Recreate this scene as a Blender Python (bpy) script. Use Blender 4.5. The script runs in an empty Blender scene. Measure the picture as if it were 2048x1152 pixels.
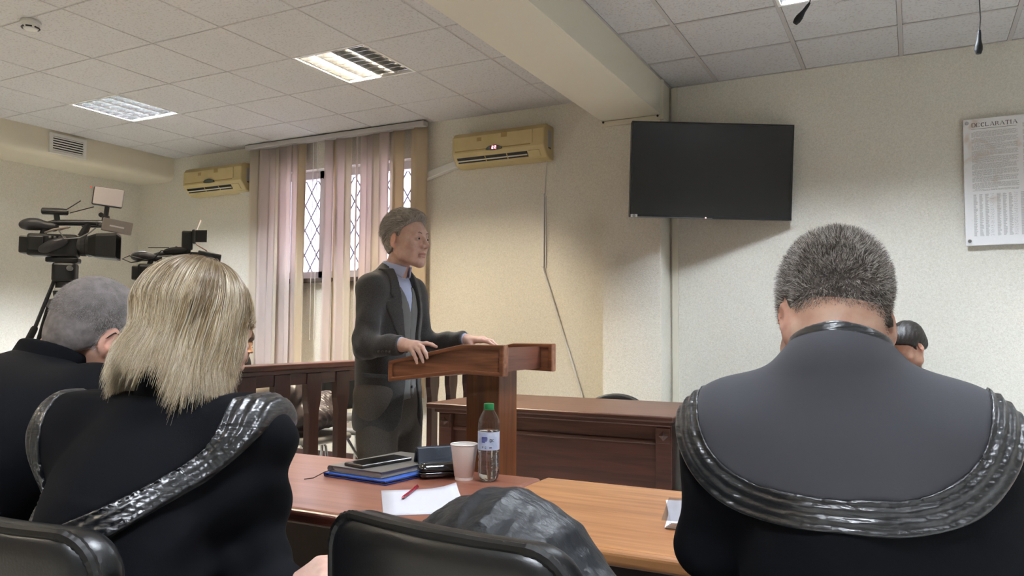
import bpy, bmesh, math, random
import numpy as np
from mathutils import Vector, Matrix, Euler

random.seed(7)
rng = np.random.default_rng(11)
SC = bpy.context.scene
COL = SC.collection
PI = math.pi


def S(h, k=1.0):
    """hex sRGB -> linear rgba"""
    h = h.lstrip('#')
    out = []
    for i in (0, 2, 4):
        c = int(h[i:i + 2], 16) / 255
        c = c / 12.92 if c <= .04045 else ((c + .055) / 1.055) ** 2.4
        out.append(min(1, c * k))
    return (*out, 1)


# ------------------------------------------------------------------ camera
F_PX, YAW, PITCH, ROLL = 1545.34, .4788, .0547, .0064
cam_d = bpy.data.cameras.new('camera')
cam = bpy.data.objects.new('camera', cam_d)
COL.objects.link(cam)
cam_d.sensor_width = 36
cam_d.lens = F_PX / 2048 * 36
cam_d.clip_start = .02
_c, _s = math.cos(YAW), math.sin(YAW)
_fw = Vector((-_s, _c, 0))
_rt = Vector((_c, _s, 0))
_cp, _sp = math.cos(PITCH), math.sin(PITCH)
_F = _fw * _cp + Vector((0, 0, _sp))
_U = -_fw * _sp + Vector((0, 0, _cp))
_cr, _sr = math.cos(ROLL), math.sin(ROLL)
_R2 = _rt * _cr + _U * _sr
_U2 = -_rt * _sr + _U * _cr
cam.matrix_world = Matrix(((_R2.x, _U2.x, -_F.x, 0), (_R2.y, _U2.y, -_F.y, 0), (_R2.z, _U2.z, -_F.z, 1.2), (0, 0, 0, 1)))
SC.camera = cam

# ------------------------------------------------------------------ world, exposure
w = bpy.data.worlds.new('overcast_sky')
SC.world = w
w.use_nodes = True
bg = w.node_tree.nodes['Background']
bg.inputs[0].default_value = (.90, .86, 1.0, 1)
bg.inputs[1].default_value = 2.0
SC.view_settings.view_transform = 'Standard'
SC.view_settings.look = 'None'
SC.view_settings.exposure = 1.6
SC.view_settings.gamma = 1
SC.view_settings.use_curve_mapping = False
LAMP_WARM = (1.0, .86, .66)
LAMP_COOL = (.86, .96, 1.08)
LAMP_WHITE = (.88, .95, 1.05)
LAMP_POWER = 94.0          # emission of one fluorescent tube
try:
    SC.cycles.max_bounces = 8
    SC.cycles.diffuse_bounces = 4
    SC.cycles.glossy_bounces = 4
    SC.cycles.transmission_bounces = 8
    SC.cycles.transparent_max_bounces = 12
    SC.cycles.sample_clamp_indirect = 4.0
    SC.cycles.caustics_reflective = False
    SC.cycles.caustics_refractive = False
except Exception:
    pass


# ------------------------------------------------------------------ materials
def new_mat(name):
    m = bpy.data.materials.new(name)
    m.use_nodes = True
    nt = m.node_tree
    b = nt.nodes['Principled BSDF']
    return m, nt, b


def mat(name, col, rough=.6, metal=0., spec=.5, bump=None, var=None, sheen=0., coat=0., emit=None, trans=0., ior=1.45, stretch=(1, 1, 1), alpha=1., sss=0.):
    m, nt, b = new_mat(name)
    if isinstance(col, str):
        col = S(col)
    b.inputs['Base Color'].default_value = col
    b.inputs['Roughness'].default_value = rough
    b.inputs['Metallic'].default_value = metal
    b.inputs['Specular IOR Level'].default_value = spec
    b.inputs['IOR'].default_value = ior
    b.inputs['Transmission Weight'].default_value = trans
    b.inputs['Alpha'].default_value = alpha
    if sheen:
        b.inputs['Sheen Weight'].default_value = sheen
        b.inputs['Sheen Roughness'].default_value = .5
    if coat:
        b.inputs['Coat Weight'].default_value = coat
        b.inputs['Coat Roughness'].default_value = .15
    if sss:
        b.inputs['Subsurface Weight'].default_value = sss
        b.inputs['Subsurface Radius'].default_value = (.012, .005, .003)
        b.inputs['Subsurface Scale'].default_value = 1.0
    if emit:
        b.inputs['Emission Color'].default_value = (*emit[0][:3], 1)
        b.inputs['Emission Strength'].default_value = emit[1]
    if bump or var:
        tc = nt.nodes.new('ShaderNodeTexCoord')
        mp = nt.nodes.new('ShaderNodeMapping')
        mp.inputs['Scale'].default_value = stretch
        nt.links.new(tc.outputs['Object'], mp.inputs[0])
    if bump:
        n = nt.nodes.new('ShaderNodeTexNoise')
        n.inputs['Scale'].default_value = bump[0]
        n.inputs['Detail'].default_value = 4
        nt.links.new(mp.outputs[0], n.inputs['Vector'])
        bp = nt.nodes.new('ShaderNodeBump')
        bp.inputs['Strength'].default_value = bump[1]
        bp.inputs['Distance'].default_value = bump[2] if len(bump) > 2 else .002
        nt.links.new(n.outputs[0], bp.inputs['Height'])
        nt.links.new(bp.outputs[0], b.inputs['Normal'])
    if var:
        n = nt.nodes.new('ShaderNodeTexNoise')
        n.inputs['Scale'].default_value = var[0]
        n.inputs['Detail'].default_value = 5
        nt.links.new(mp.outputs[0], n.inputs['Vector'])
        r = nt.nodes.new('ShaderNodeValToRGB')
        r.color_ramp.elements[0].position = .33
        r.color_ramp.elements[1].position = .67
        c2 = S(var[1]) if isinstance(var[1], str) else var[1]
        r.color_ramp.elements[0].color = c2
        r.color_ramp.elements[1].color = col
        nt.links.new(n.outputs[0], r.inputs[0])
        nt.links.new(r.outputs[0], b.inputs['Base Color'])
    return m


def wood(name, dark, light, axis=0, rough=.35, scale=1.0, coat=.25, bend=.6):
    """grain runs along the given local axis"""
    m, nt, b = new_mat(name)
    tc = nt.nodes.new('ShaderNodeTexCoord')
    mp = nt.nodes.new('ShaderNodeMapping')
    sc = [22 * scale] * 3
    sc[axis] = 1.6 * scale
    mp.inputs['Scale'].default_value = sc
    nt.links.new(tc.outputs['Object'], mp.inputs[0])
    n = nt.nodes.new('ShaderNodeTexNoise')
    n.inputs['Scale'].default_value = 1.4
    n.inputs['Detail'].default_value = 6
    n.inputs['Distortion'].default_value = bend
    nt.links.new(mp.outputs[0], n.inputs['Vector'])
    mp2 = nt.nodes.new('ShaderNodeMapping')
    sc2 = [140 * scale] * 3
    sc2[axis] = 5 * scale
    mp2.inputs['Scale'].default_value = sc2
    nt.links.new(tc.outputs['Object'], mp2.inputs[0])
    n2 = nt.nodes.new('ShaderNodeTexNoise')
    n2.inputs['Scale'].default_value = 1.0
    n2.inputs['Detail'].default_value = 3
    nt.links.new(mp2.outputs[0], n2.inputs['Vector'])
    mx = nt.nodes.new('ShaderNodeMath')
    mx.operation = 'MULTIPLY_ADD'
    mx.inputs[1].default_value = .35
    nt.links.new(n2.outputs[0], mx.inputs[0])
    nt.links.new(n.outputs[0], mx.inputs[2])
    r = nt.nodes.new('ShaderNodeValToRGB')
    r.color_ramp.elements[0].position = .48
    r.color_ramp.elements[1].position = .88
    r.color_ramp.elements[0].color = S(dark)
    r.color_ramp.elements[1].color = S(light)
    nt.links.new(mx.outputs[0], r.inputs[0])
    nt.links.new(r.outputs[0], b.inputs['Base Color'])
    b.inputs['Roughness'].default_value = rough
    b.inputs['Coat Weight'].default_value = coat
    b.inputs['Coat Roughness'].default_value = .2
    bp = nt.nodes.new('ShaderNodeBump')
    bp.inputs['Strength'].default_value = .12
    bp.inputs['Distance'].default_value = .001
    nt.links.new(n2.outputs[0], bp.inputs['Height'])
    nt.links.new(bp.outputs[0], b.inputs['Normal'])
    return m


def translucent(name, col, mix=.5, rough=.8):
    m, nt, b = new_mat(name)
    out = nt.nodes['Material Output']
    b.inputs['Base Color'].default_value = S(col)
    b.inputs['Roughness'].default_value = rough
    t = nt.nodes.new('ShaderNodeBsdfTranslucent')
    t.inputs[0].default_value = S(col)
    mx = nt.nodes.new('ShaderNodeMixShader')
    mx.inputs[0].default_value = mix
    nt.links.new(b.outputs[0], mx.inputs[1])
    nt.links.new(t.outputs[0], mx.inputs[2])
    nt.links.new(mx.outputs[0], out.inputs[0])
    return m


def glassy(name, col=(1, 1, 1, 1), rough=0.02, ior=1.45, tint=.0):
    """thin clear sheet: mostly see-through with a sharp reflection"""
    m, nt, b = new_mat(name)
    out = nt.nodes['Material Output']
    tr = nt.nodes.new('ShaderNodeBsdfTransparent')
    tr.inputs[0].default_value = col
    gl = nt.nodes.new('ShaderNodeBsdfGlossy')
    gl.inputs['Roughness'].default_value = rough
    lw = nt.nodes.new('ShaderNodeLayerWeight')
    pw = nt.nodes.new('ShaderNodeMath')
    pw.operation = 'POWER'
    pw.inputs[1].default_value = 3.0
    fr = nt.nodes.new('ShaderNodeMath')
    fr.operation = 'MULTIPLY_ADD'
    fr.inputs[1].default_value = .55
    fr.inputs[2].default_value = .045
    nt.links.new(lw.outputs['Facing'], pw.inputs[0])
    nt.links.new(pw.outputs[0], fr.inputs[0])
    mx = nt.nodes.new('ShaderNodeMixShader')
    nt.links.new(fr.outputs[0], mx.inputs[0])
    nt.links.new(tr.outputs[0], mx.inputs[1])
    nt.links.new(gl.outputs[0], mx.inputs[2])
    nt.links.new(mx.outputs[0], out.inputs[0])
    return m


# ------------------------------------------------------------------ mesh helpers
def obj(name, verts, faces, m=None, parent=None, smooth=False, world=False, mi=None, label=None, kind=None):
    """one mesh object; with world=True the coordinates are room coordinates"""
    me = bpy.data.meshes.new(name)
    V = np.asarray(verts, dtype=float).reshape(-1, 3)
    if world and parent is not None:
        inv = np.array(parent_matrix(parent).inverted())
        V = V @ inv[:3, :3].T + inv[:3, 3]
    if isinstance(faces, np.ndarray):
        nf = len(faces)
        k = faces.shape[1]
        me.vertices.add(len(V))
        me.vertices.foreach_set('co', V.astype(np.float32).ravel())
        me.loops.add(nf * k)
        me.loops.foreach_set('vertex_index', faces.astype(np.int32).ravel())
        me.polygons.add(nf)
        me.polygons.foreach_set('loop_start', (np.arange(nf) * k).astype(np.int32))
        me.update(calc_edges=True)
    else:
        me.from_pydata([tuple(v) for v in V], [], faces)
        me.update()
    ms = m if isinstance(m, (list, tuple)) else [m]
    for q in ms:
        if q:
            me.materials.append(q)
    if mi is not None:
        me.polygons.foreach_set('material_index', np.asarray(mi, dtype=np.int32))
    if smooth:
        me.polygons.foreach_set('use_smooth', np.ones(len(me.polygons), dtype=bool))
    o = bpy.data.objects.new(name, me)
    COL.objects.link(o)
    if parent is not None:
        o.parent = parent
    if label:
        o['label'] = label
    if kind:
        o['kind'] = kind
    return o


def parent_matrix(p):
    m = p.matrix_basis.copy()
    while p.parent is not None:
        p = p.parent
        m = p.matrix_basis @ m
    return m


def tag(o, label, cat, group=None, kind=None):
    o['label'] = label
    o['category'] = cat
    if group:
        o['group'] = group
    if kind:
        o['kind'] = kind
    return o


def thing(name, loc, label, cat, rz=0., group=None):
    o = bpy.data.objects.new(name, None)
    COL.objects.link(o)
    o.empty_display_size = .05
    o.location = loc
    o.rotation_euler = (0, 0, rz)
    return tag(o, label, cat, group)


class MB:
    """collects shapes into one mesh"""

    def __init__(s):
        s.v, s.f, s.sm = [], [], False

    def add(s, v, f):
        n = len(s.v)
        s.v += [tuple(q) for q in v]
        s.f += [tuple(i + n for i in q) for q in f]
        return s

    def box(s, lo, hi, R=None, c=None):
        x0, y0, z0 = lo
        x1, y1, z1 = hi
        v = [(x0, y0, z0), (x1, y0, z0), (x1, y1, z0), (x0, y1, z0), (x0, y0, z1), (x1, y0, z1), (x1, y1, z1), (x0, y1, z1)]
        if R is not None:
            cc = Vector(c or (0, 0, 0))
            v = [tuple(R @ (Vector(q) - cc) + cc) for q in v]
        return s.add(v, [(0, 3, 2, 1), (4, 5, 6, 7), (0, 1, 5, 4), (1, 2, 6, 5), (2, 3, 7, 6), (3, 0, 4, 7)])

    def rbox(s, lo, hi, r=.005, seg=2, R=None, c=None):
        bm = bmesh.new()
        bmesh.ops.create_cube(bm, size=1)
        for v in bm.verts:
            v.co = Vector([(lo[i] + hi[i]) / 2 + v.co[i] * (hi[i] - lo[i]) for i in range(3)])
        r = min(r, min(abs(hi[i] - lo[i]) for i in range(3)) * .49)
        bmesh.ops.bevel(bm, geom=list(bm.edges), offset=r, segments=seg, affect='EDGES', profile=.5)
        if R is not None:
            cc = Vector(c or (0, 0, 0))
            for v in bm.verts:
                v.co = R @ (v.co - cc) + cc
        bm.verts.index_update()
        s.add([v.co for v in bm.verts], [[v.index for v in f.verts] for f in bm.faces])
        bm.free()
        return s

    def tube(s, pts, r, n=8, caps=True):
        pts = [Vector(p) for p in pts]
        rs = r if isinstance(r, (list, tuple)) else [r] * len(pts)
        ring = []
        t0 = (pts[1] - pts[0]).normalized()
        a = Vector((0, 0, 1)) if abs(t0.z) < .9 else Vector((1, 0, 0))
        u = t0.cross(a).normalized()
        V = []
        for i, p in enumerate(pts):
            t = (pts[min(i + 1, len(pts) - 1)] - pts[max(i - 1, 0)]).normalized()
            u = (u - t * u.dot(t)).normalized()
            w_ = t.cross(u)
            for k in range(n):
                an = 2 * PI * k / n
                V.append(p + (u * math.cos(an) + w_ * math.sin(an)) * rs[i])
        Fc = []
        for i in range(len(pts) - 1):
            for k in range(n):
                Fc.append((i * n + k, i * n + (k + 1) % n, (i + 1) * n + (k + 1) % n, (i + 1) * n + k))
        if caps:
            Fc.append(tuple(range(n - 1, -1, -1)))
            Fc.append(tuple((len(pts) - 1) * n + k for k in range(n)))
        return s.add(V, Fc)

    def lathe(s, prof, n=24, c=(0, 0, 0), axis='z', caps=True):
        V, Fc = [], []
        for r, h in prof:
            for k in range(n):
                a = 2 * PI * k / n
                p = (r * math.cos(a), r * math.sin(a), h)
                if axis == 'y':
                    p = (p[0], h, p[1])
                if axis == 'x':
                    p = (h, p[0], p[1])
                V.append((p[0] + c[0], p[1] + c[1], p[2] + c[2]))
        for i in range(len(prof) - 1):
            for k in range(n):
                Fc.append((i * n + k, i * n + (k + 1) % n, (i + 1) * n + (k + 1) % n, (i + 1) * n + k))
        if caps:
            Fc.append(tuple(range(n - 1, -1, -1)))
            Fc.append(tuple((len(prof) - 1) * n + k for k in range(n)))
        return s.add(V, Fc)

    def prism(s, poly, a, b, axis='y'):
        """poly in the plane across the axis, from a to b along it"""
        n = len(poly)

        def P(p, h):
            return {'y': (p[0], h, p[1]), 'z': (p[0], p[1], h), 'x': (h, p[0], p[1])}[axis]
        V = [P(p, a) for p in poly] + [P(p, b) for p in poly]
        Fc = [tuple(range(n)), tuple(range(2 * n - 1, n - 1, -1))]
        Fc += [(i, i + n, (i + 1) % n + n, (i + 1) % n) for i in range(n)]
        return s.add(V, Fc)

    def build(s, name, m, parent=None, smooth=False, world=False, label=None, kind=None, fix=True):
        o = obj(name, s.v, s.f, m, parent, smooth, world, label=label, kind=kind)
        if fix:
            bm = bmesh.new()
            bm.from_mesh(o.data)
            bmesh.ops.recalc_face_normals(bm, faces=bm.faces)
            bm.to_mesh(o.data)
            bm.free()
        if smooth == 'auto' or smooth:
            auto_smooth(o)
        return o


def auto_smooth(o, ang=40):
    me = o.data
    bm = bmesh.new()
    bm.from_mesh(me)
    lim = math.radians(ang)
    for e in bm.edges:
        if len(e.link_faces) == 2 and e.calc_face_angle(0) > lim:
            e.smooth = False
    for f in bm.faces:
        f.smooth = True
    bm.to_mesh(me)
    bm.free()


def struct(o):
    o['kind'] = 'structure'
    return o


def copy_tree(o, parent=None):
    c = o.copy()
    COL.objects.link(c)
    if parent is not None:
        c.parent = parent
    for ch in list(o.children):
        copy_tree(ch, c)
    return c


# ------------------------------------------------------------------ implicit surfaces (bodies, cloth, heaps)
def smin(a, b, k):
    h = np.maximum(k - np.abs(a - b), 0) / k
    return np.minimum(a, b) - h * h * k * .25


def smax(a, b, k):
    return -smin(-a, -b, k)


def ell(P, c, r, R=None):
    q = P - np.asarray(c, dtype=np.float32)
    if R is not None:
        q = q @ np.asarray(R, dtype=np.float32)      # columns of R = local axes
    r = np.asarray(r, dtype=np.float32)
    k0 = np.sqrt(np.sum((q / r) ** 2, axis=1))
    k1 = np.sqrt(np.sum((q / (r * r)) ** 2, axis=1)) + 1e-9
    return k0 * (k0 - 1) / k1


def cone(P, a, b, ra, rb, sq=None):
    """round cone; sq = (axis vector, factor) squashes across that axis"""
    a = np.asarray(a, dtype=np.float32)
    b = np.asarray(b, dtype=np.float32)
    ab = b - a
    t = np.clip(((P - a) @ ab) / max(1e-9, float(ab @ ab)), 0, 1)
    q = P - a - t[:, None] * ab
    r = ra + (rb - ra) * t
    if sq is not None:
        ax = np.asarray(sq[0], dtype=np.float32)
        ax = ax / np.linalg.norm(ax)
        q = q + np.outer(q @ ax, ax) * (sq[1] - 1)
    return np.sqrt(np.sum(q * q, axis=1)) - r


def rbx(P, c, hf, r, R=None):
    q = P - np.asarray(c, dtype=np.float32)
    if R is not None:
        q = q @ np.asarray(R, dtype=np.float32)
    d = np.abs(q) - (np.asarray(hf, dtype=np.float32) - r)
    return np.sqrt(np.sum(np.maximum(d, 0) ** 2, axis=1)) + np.minimum(np.max(d, axis=1), 0) - r


def surf(fn, lo, hi, h, B=10, safe=1.7):
    """quad surface of fn = 0 (naive surface nets on a sparse grid)"""
    lo = np.asarray(lo, dtype=np.float32)
    n = np.ceil((np.asarray(hi) - lo) / h / B).astype(int) * B
    nb = n // B
    g = np.stack(np.meshgrid(*[np.arange(k) for k in nb], indexing='ij'), -1).reshape(-1, 3)
    cen = (lo + (g * B + (B - 1) / 2) * h).astype(np.float32)
    dc = fn(cen)
    act = np.abs(dc) < safe * B * h * .87
    D = np.repeat(np.repeat(np.repeat(np.where(dc < 0, -1., 1.).reshape(nb).astype(np.float32), B, 0), B, 1), B, 2)
    l = np.stack(np.meshgrid(*[np.arange(B)] * 3, indexing='ij'), -1).reshape(-1, 3)
    ga = g[act]
    CH = 400
    for i in range(0, len(ga), CH):
        idx = (ga[i:i + CH, None, :] * B + l[None]).reshape(-1, 3)
        D[idx[:, 0], idx[:, 1], idx[:, 2]] = fn((lo + idx * h).astype(np.float32))
    ins = D < 0
    cnt = np.zeros(tuple(n - 1), dtype=np.int8)
    for dx in (0, 1):
        for dy in (0, 1):
            for dz in (0, 1):
                cnt += ins[dx:n[0] - 1 + dx, dy:n[1] - 1 + dy, dz:n[2] - 1 + dz]
    cell = np.argwhere((cnt > 0) & (cnt < 8))
    vid = np.full(tuple(n - 1), -1, dtype=np.int32)
    vid[cell[:, 0], cell[:, 1], cell[:, 2]] = np.arange(len(cell))
    acc = np.zeros((len(cell), 3))
    num = np.zeros(len(cell))
    cs = [(0, 0, 0), (1, 0, 0), (0, 1, 0), (1, 1, 0), (0, 0, 1), (1, 0, 1), (0, 1, 1), (1, 1, 1)]
    dv = [D[cell[:, 0] + a, cell[:, 1] + b, cell[:, 2] + c] for a, b, c in cs]
    for i, j in [(0, 1), (2, 3), (4, 5), (6, 7), (0, 2), (1, 3), (4, 6), (5, 7), (0, 4), (1, 5), (2, 6), (3, 7)]:
        m = (dv[i] < 0) != (dv[j] < 0)
        t = dv[i] / np.where(m, dv[i] - dv[j], 1)
        p = np.array(cs[i]) + np.outer(t, np.array(cs[j]) - np.array(cs[i]))
        acc[m] += p[m]
        num[m] += 1
    V = lo + (cell + acc / num[:, None]) * h
    Fs = []
    for ax in range(3):
        o1, o2 = [(1, 2), (2, 0), (0, 1)][ax]
        sl0 = [slice(1, n[k] - 1) for k in range(3)]
        sl0[ax] = slice(0, n[ax] - 1)
        sl1 = list(sl0)
        sl1[ax] = slice(1, n[ax])
        A, Bb = ins[tuple(sl0)], ins[tuple(sl1)]
        e = np.argwhere(A != Bb)
        flip = A[e[:, 0], e[:, 1], e[:, 2]]
        off = np.ones(3, dtype=int)
        off[ax] = 0
        e = e + off
        u = np.zeros(3, dtype=int)
        u[o1] = 1
        v = np.zeros(3, dtype=int)
        v[o2] = 1
        q = [vid[tuple((e - u - v).T)], vid[tuple((e - v).T)], vid[tuple(e.T)], vid[tuple((e - u).T)]]
        q = np.stack(q, 1)
        q[~flip] = q[~flip][:, ::-1]
        Fs.append(q[(q >= 0).all(1)])
    return V, np.concatenate(Fs)


def relax(V, F, it=2, lam=.5):
    for _ in range(it):
        acc = np.zeros_like(V)
        num = np.zeros(len(V))
        for k in range(4):
            a, b = F[:, k], F[:, (k + 1) % 4]
            np.add.at(acc, a, V[b])
            np.add.at(num, a, 1)
            np.add.at(acc, b, V[a])
            np.add.at(num, b, 1)
        V = V + lam * (acc / np.maximum(num, 1)[:, None] - V)
    return V


def sobj(name, fn, lo, hi, h, m, parent, it=1, mi=None, world=False, label=None, kind=None):
    V, F = surf(fn, lo, hi, h)
    if it:
        V = relax(V, F, it)
    idx = None
    if mi is not None:
        idx = mi(V[F].mean(1))
    return obj(name, V, F, m, parent, True, world, mi=idx, label=label, kind=kind)


def rotm(rx=0, ry=0, rz=0):
    return np.array(Euler((rx, ry, rz), 'XYZ').to_matrix())

# ------------------------------------------------------------------ shared materials
M = {}


def wallpaper(name, a, b):
    m, nt, bs = new_mat(name)
    tc = nt.nodes.new('ShaderNodeTexCoord')
    n = nt.nodes.new('ShaderNodeTexNoise')
    n.inputs['Scale'].default_value = 95
    n.inputs['Detail'].default_value = 3
    n.inputs['Distortion'].default_value = 1.2
    nt.links.new(tc.outputs['Object'], n.inputs['Vector'])
    r = nt.nodes.new('ShaderNodeValToRGB')
    r.color_ramp.elements[0].position = .35
    r.color_ramp.elements[1].position = .62
    r.color_ramp.elements[0].color = S(a)
    r.color_ramp.elements[1].color = S(b)
    nt.links.new(n.outputs[0], r.inputs[0])
    nt.links.new(r.outputs[0], bs.inputs['Base Color'])
    bs.inputs['Roughness'].default_value = .62
    bp = nt.nodes.new('ShaderNodeBump')
    bp.inputs['Strength'].default_value = .55
    bp.inputs['Distance'].default_value = .003
    nt.links.new(n.outputs[0], bp.inputs['Height'])
    nt.links.new(bp.outputs[0], bs.inputs['Normal'])
    return m


def pitted(name, base, pit):
    m, nt, bs = new_mat(name)
    tc = nt.nodes.new('ShaderNodeTexCoord')
    geo = nt.nodes.new('ShaderNodeNewGeometry')
    n = nt.nodes.new('ShaderNodeTexNoise')
    n.inputs['Scale'].default_value = 75
    n.inputs['Detail'].default_value = 5
    nt.links.new(geo.outputs['Position'], n.inputs['Vector'])
    r = nt.nodes.new('ShaderNodeValToRGB')
    r.color_ramp.elements[0].position = .36
    r.color_ramp.elements[1].position = .46
    r.color_ramp.elements[0].color = S(pit)
    r.color_ramp.elements[1].color = S(base)
    nt.links.new(n.outputs[0], r.inputs[0])
    nt.links.new(r.outputs[0], bs.inputs['Base Color'])
    bs.inputs['Roughness'].default_value = .9
    bp = nt.nodes.new('ShaderNodeBump')
    bp.inputs['Strength'].default_value = .5
    bp.inputs['Distance'].default_value = .002
    nt.links.new(r.outputs[0], bp.inputs['Height'])
    nt.links.new(bp.outputs[0], bs.inputs['Normal'])
    return m


M['wall'] = wallpaper('cream_wallpaper', '#D2CDBF', '#E2DED2')
M['soffit'] = mat('soffit_paint', '#CFC7B2', .7, bump=(60, .1))
M['beam'] = mat('beam_paint', '#D6D0BE', .6, bump=(50, .1))
M['tile'] = pitted('ceiling_tile_board', '#C8C6C4', '#B5B1AE')
M['tbar'] = mat('ceiling_grid_bar', '#CCC8C5', .5)
M['floor'] = mat('vinyl_floor', '#CBCAC6', .4, var=(6, '#BEBDB9'), stretch=(1, 8, 1))
M['white'] = mat('white_plastic', '#DAD8D2', .45)
M['lampwhite'] = mat('lamp_frame_paint', '#E6E4DE', .4)
M['black'] = mat('black_plastic', '#0E0E10', .45)
M['blackrough'] = mat('black_rubber', '#141415', .75)
M['grey'] = mat('grey_plastic', '#6E6D6B', .45)
M['chrome'] = mat('chrome_metal', '#B8B8BA', .22, metal=1)
M['rail'] = wood('rail_stained_wood', '#301410', '#4A221B', axis=1, rough=.38)
M['railtop'] = wood('rail_top_wood', '#3E1D14', '#6A3826', axis=1, rough=.33)
M['baluster'] = wood('baluster_wood', '#2E1310', '#431E18', axis=2, rough=.4)
M['lectern'] = wood('lectern_wood', '#5C3420', '#946043', axis=0, rough=.36, scale=1.1)
M['lecternrim'] = wood('lectern_rim_wood', '#633722', '#8A5638', axis=0, rough=.3)
M['lecternpost'] = wood('lectern_post_wood', '#4B2716', '#74421F', axis=2, rough=.36)
M['farwood'] = wood('far_desk_wood', '#3A2017', '#5A3628', axis=0, rough=.42, coat=.1)
M['farpanel'] = wood('far_desk_panel_wood', '#40231B', '#573228', axis=0, rough=.45, coat=.1)
M['deskred'] = wood('near_desk_red_wood', '#7A4536', '#96604C', axis=0, rough=.36, bend=.3)
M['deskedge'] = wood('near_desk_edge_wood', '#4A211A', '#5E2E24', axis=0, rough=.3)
M['deskorange'] = wood('near_desk_orange_wood', '#96603A', '#C08858', axis=0, rough=.36, bend=.4)
M['deskdark'] = mat('desk_dark_panel', '#2A1512', .5)

# ------------------------------------------------------------------ room shell
WY, H = 5.6, 3.014
XL, XR, YF = -7.53, 3.6, -3.2
b = MB()
wx0, wx1, wz0, wz1 = -5.5, -3.9, 1.68, 2.72
b.box((XL - .2, WY, -.02), (wx0, WY + .35, 3.3)).box((wx1, WY, -.02), (XR + .2, WY + .35, 3.3))
b.box((wx0, WY, -.02), (wx1, WY + .35, wz0)).box((wx0, WY, wz1), (wx1, WY + .35, 3.3))
struct(b.build('wall_back', M['wall']))
struct(MB().box((XL - .2, YF - .2, -.02), (XL, WY, 3.3)).build('wall_left', M['wall']))
struct(MB().box((XR, YF - .2, -.02), (XR + .2, WY, 3.3)).build('wall_right', M['wall']))
struct(MB().box((XL, YF - .2, -.02), (XR, YF, 3.3)).build('wall_front', M['wall']))
struct(MB().box((XL - .2, YF - .2, -.12), (XR + .2, WY + .35, 0)).build('floor', M['floor']))
# soffit over the left wall, bottom edge rounded
poly = [(XL, 3.2), (XL, 2.765), (-7.10, 2.765), (-7.05, 2.77), (-7.015, 2.785), (-6.995, 2.81), (-6.99, 2.85), (-6.99, 3.2)]
struct(MB().prism(poly, YF, WY, 'y').build('trim_1', M['soffit'], smooth=True))
# beam and the shallow pilaster that carries it
struct(MB().rbox((-2.03, YF, 2.755), (-1.585, WY, 3.25), .006).build('trim_2', M['beam']))
struct(MB().box((-2.025, 5.36, 0), (-1.588, WY, 2.757)).build('trim_3', M['wall']))
for i, x0 in enumerate((XL,)):
    struct(MB().box((XL, WY - .015, 0), (-2.03, WY, .08)).build('baseboard_back', M['baluster']))
    struct(MB().box((XL, YF, 0), (XL + .015, WY - .02, .08)).build('baseboard_left', M['baluster']))

# ceiling: slab above, grid bars and every tile
ceil = struct(MB().box((XL, YF, 3.20), (XR, WY, 3.30)).build('ceiling', M['tbar']))
GX = {0: -5.463, 1: -1.236}
GY = 5.029
LIGHTS = []
for xi in (-6.063, -3.663):
    for yj in (GY - 1.2, GY - 3.6, GY - 6.0):
        LIGHTS.append((xi, yj, 0))
for xi in (-.636, 1.764):
    for yj in (GY - 1.2, GY - 3.6, GY - 6.0):
        LIGHTS.append((xi, yj, 1))


def is_light(x, y):
    return any(abs(x - a) < .05 and abs(y - c) < .05 for a, c, _ in LIGHTS)


tile_me = {}


def tile(x0, y0, x1, y1, reg):
    gap = .007 if reg == 0 else .0125
    z = H - .004 if reg == 0 else H + .004
    key = (reg, round(x1 - x0, 2), round(y1 - y0, 2))
    sx, sy = (x1 - x0) / 2 - gap, (y1 - y0) / 2 - gap
    if key not in tile_me:
        o = MB().rbox((-sx, -sy, 0), (sx, sy, .018), .003, 1).build('tile', M['tile'], ceil)
        tile_me[key] = o.data
    else:
        o = bpy.data.objects.new('tile', tile_me[key])
        COL.objects.link(o)
        o.parent = ceil
    o.location = ((x0 + x1) / 2, (y0 + y1) / 2, z)


bars = MB()
for reg, (xa, xb) in enumerate([(-6.99, -2.03), (-1.585, XR)]):
    g0 = GX[reg]
    xs = sorted({xa, xb} | {round(g0 + .6 * k, 4) for k in range(-12, 14) if xa + .03 < g0 + .6 * k < xb - .03})
    ys = sorted({YF, WY} | {round(GY - .6 * k, 4) for k in range(0, 15) if YF + .03 < GY - .6 * k})
    bw = .0075 if reg == 0 else .012
    zb = H if reg == 0 else H
    for x in xs:
        bars.box((x - bw, YF, zb), (x + bw, WY, zb + .03))
    for y in ys:
        bars.box((xa, y - bw * .8, zb + .0006), (xb, y + bw * .8, zb + .03))
    for i in range(len(xs) - 1):
        for j in range(len(ys) - 1):
            if not is_light(xs[i], ys[j]):
                tile(xs[i], ys[j], xs[i + 1], ys[j + 1], reg)
bo = bars.build('grid_bar', mat('ceiling_grid_bar_grey', '#B5B0AC', .5), ceil)
bo['kind'] = 'stuff'

# ------------------------------------------------------------------ louvre lights
M['alu'] = mat('louvre_aluminium', '#C4C4C2', .22, metal=1)
M['alu_matt'] = mat('louvre_reflector', '#A4A4A2', .28, metal=1)


def tube_mat(name, col, k):
    return mat(name, (*col, 1), .4, emit=(col, k))


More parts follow.
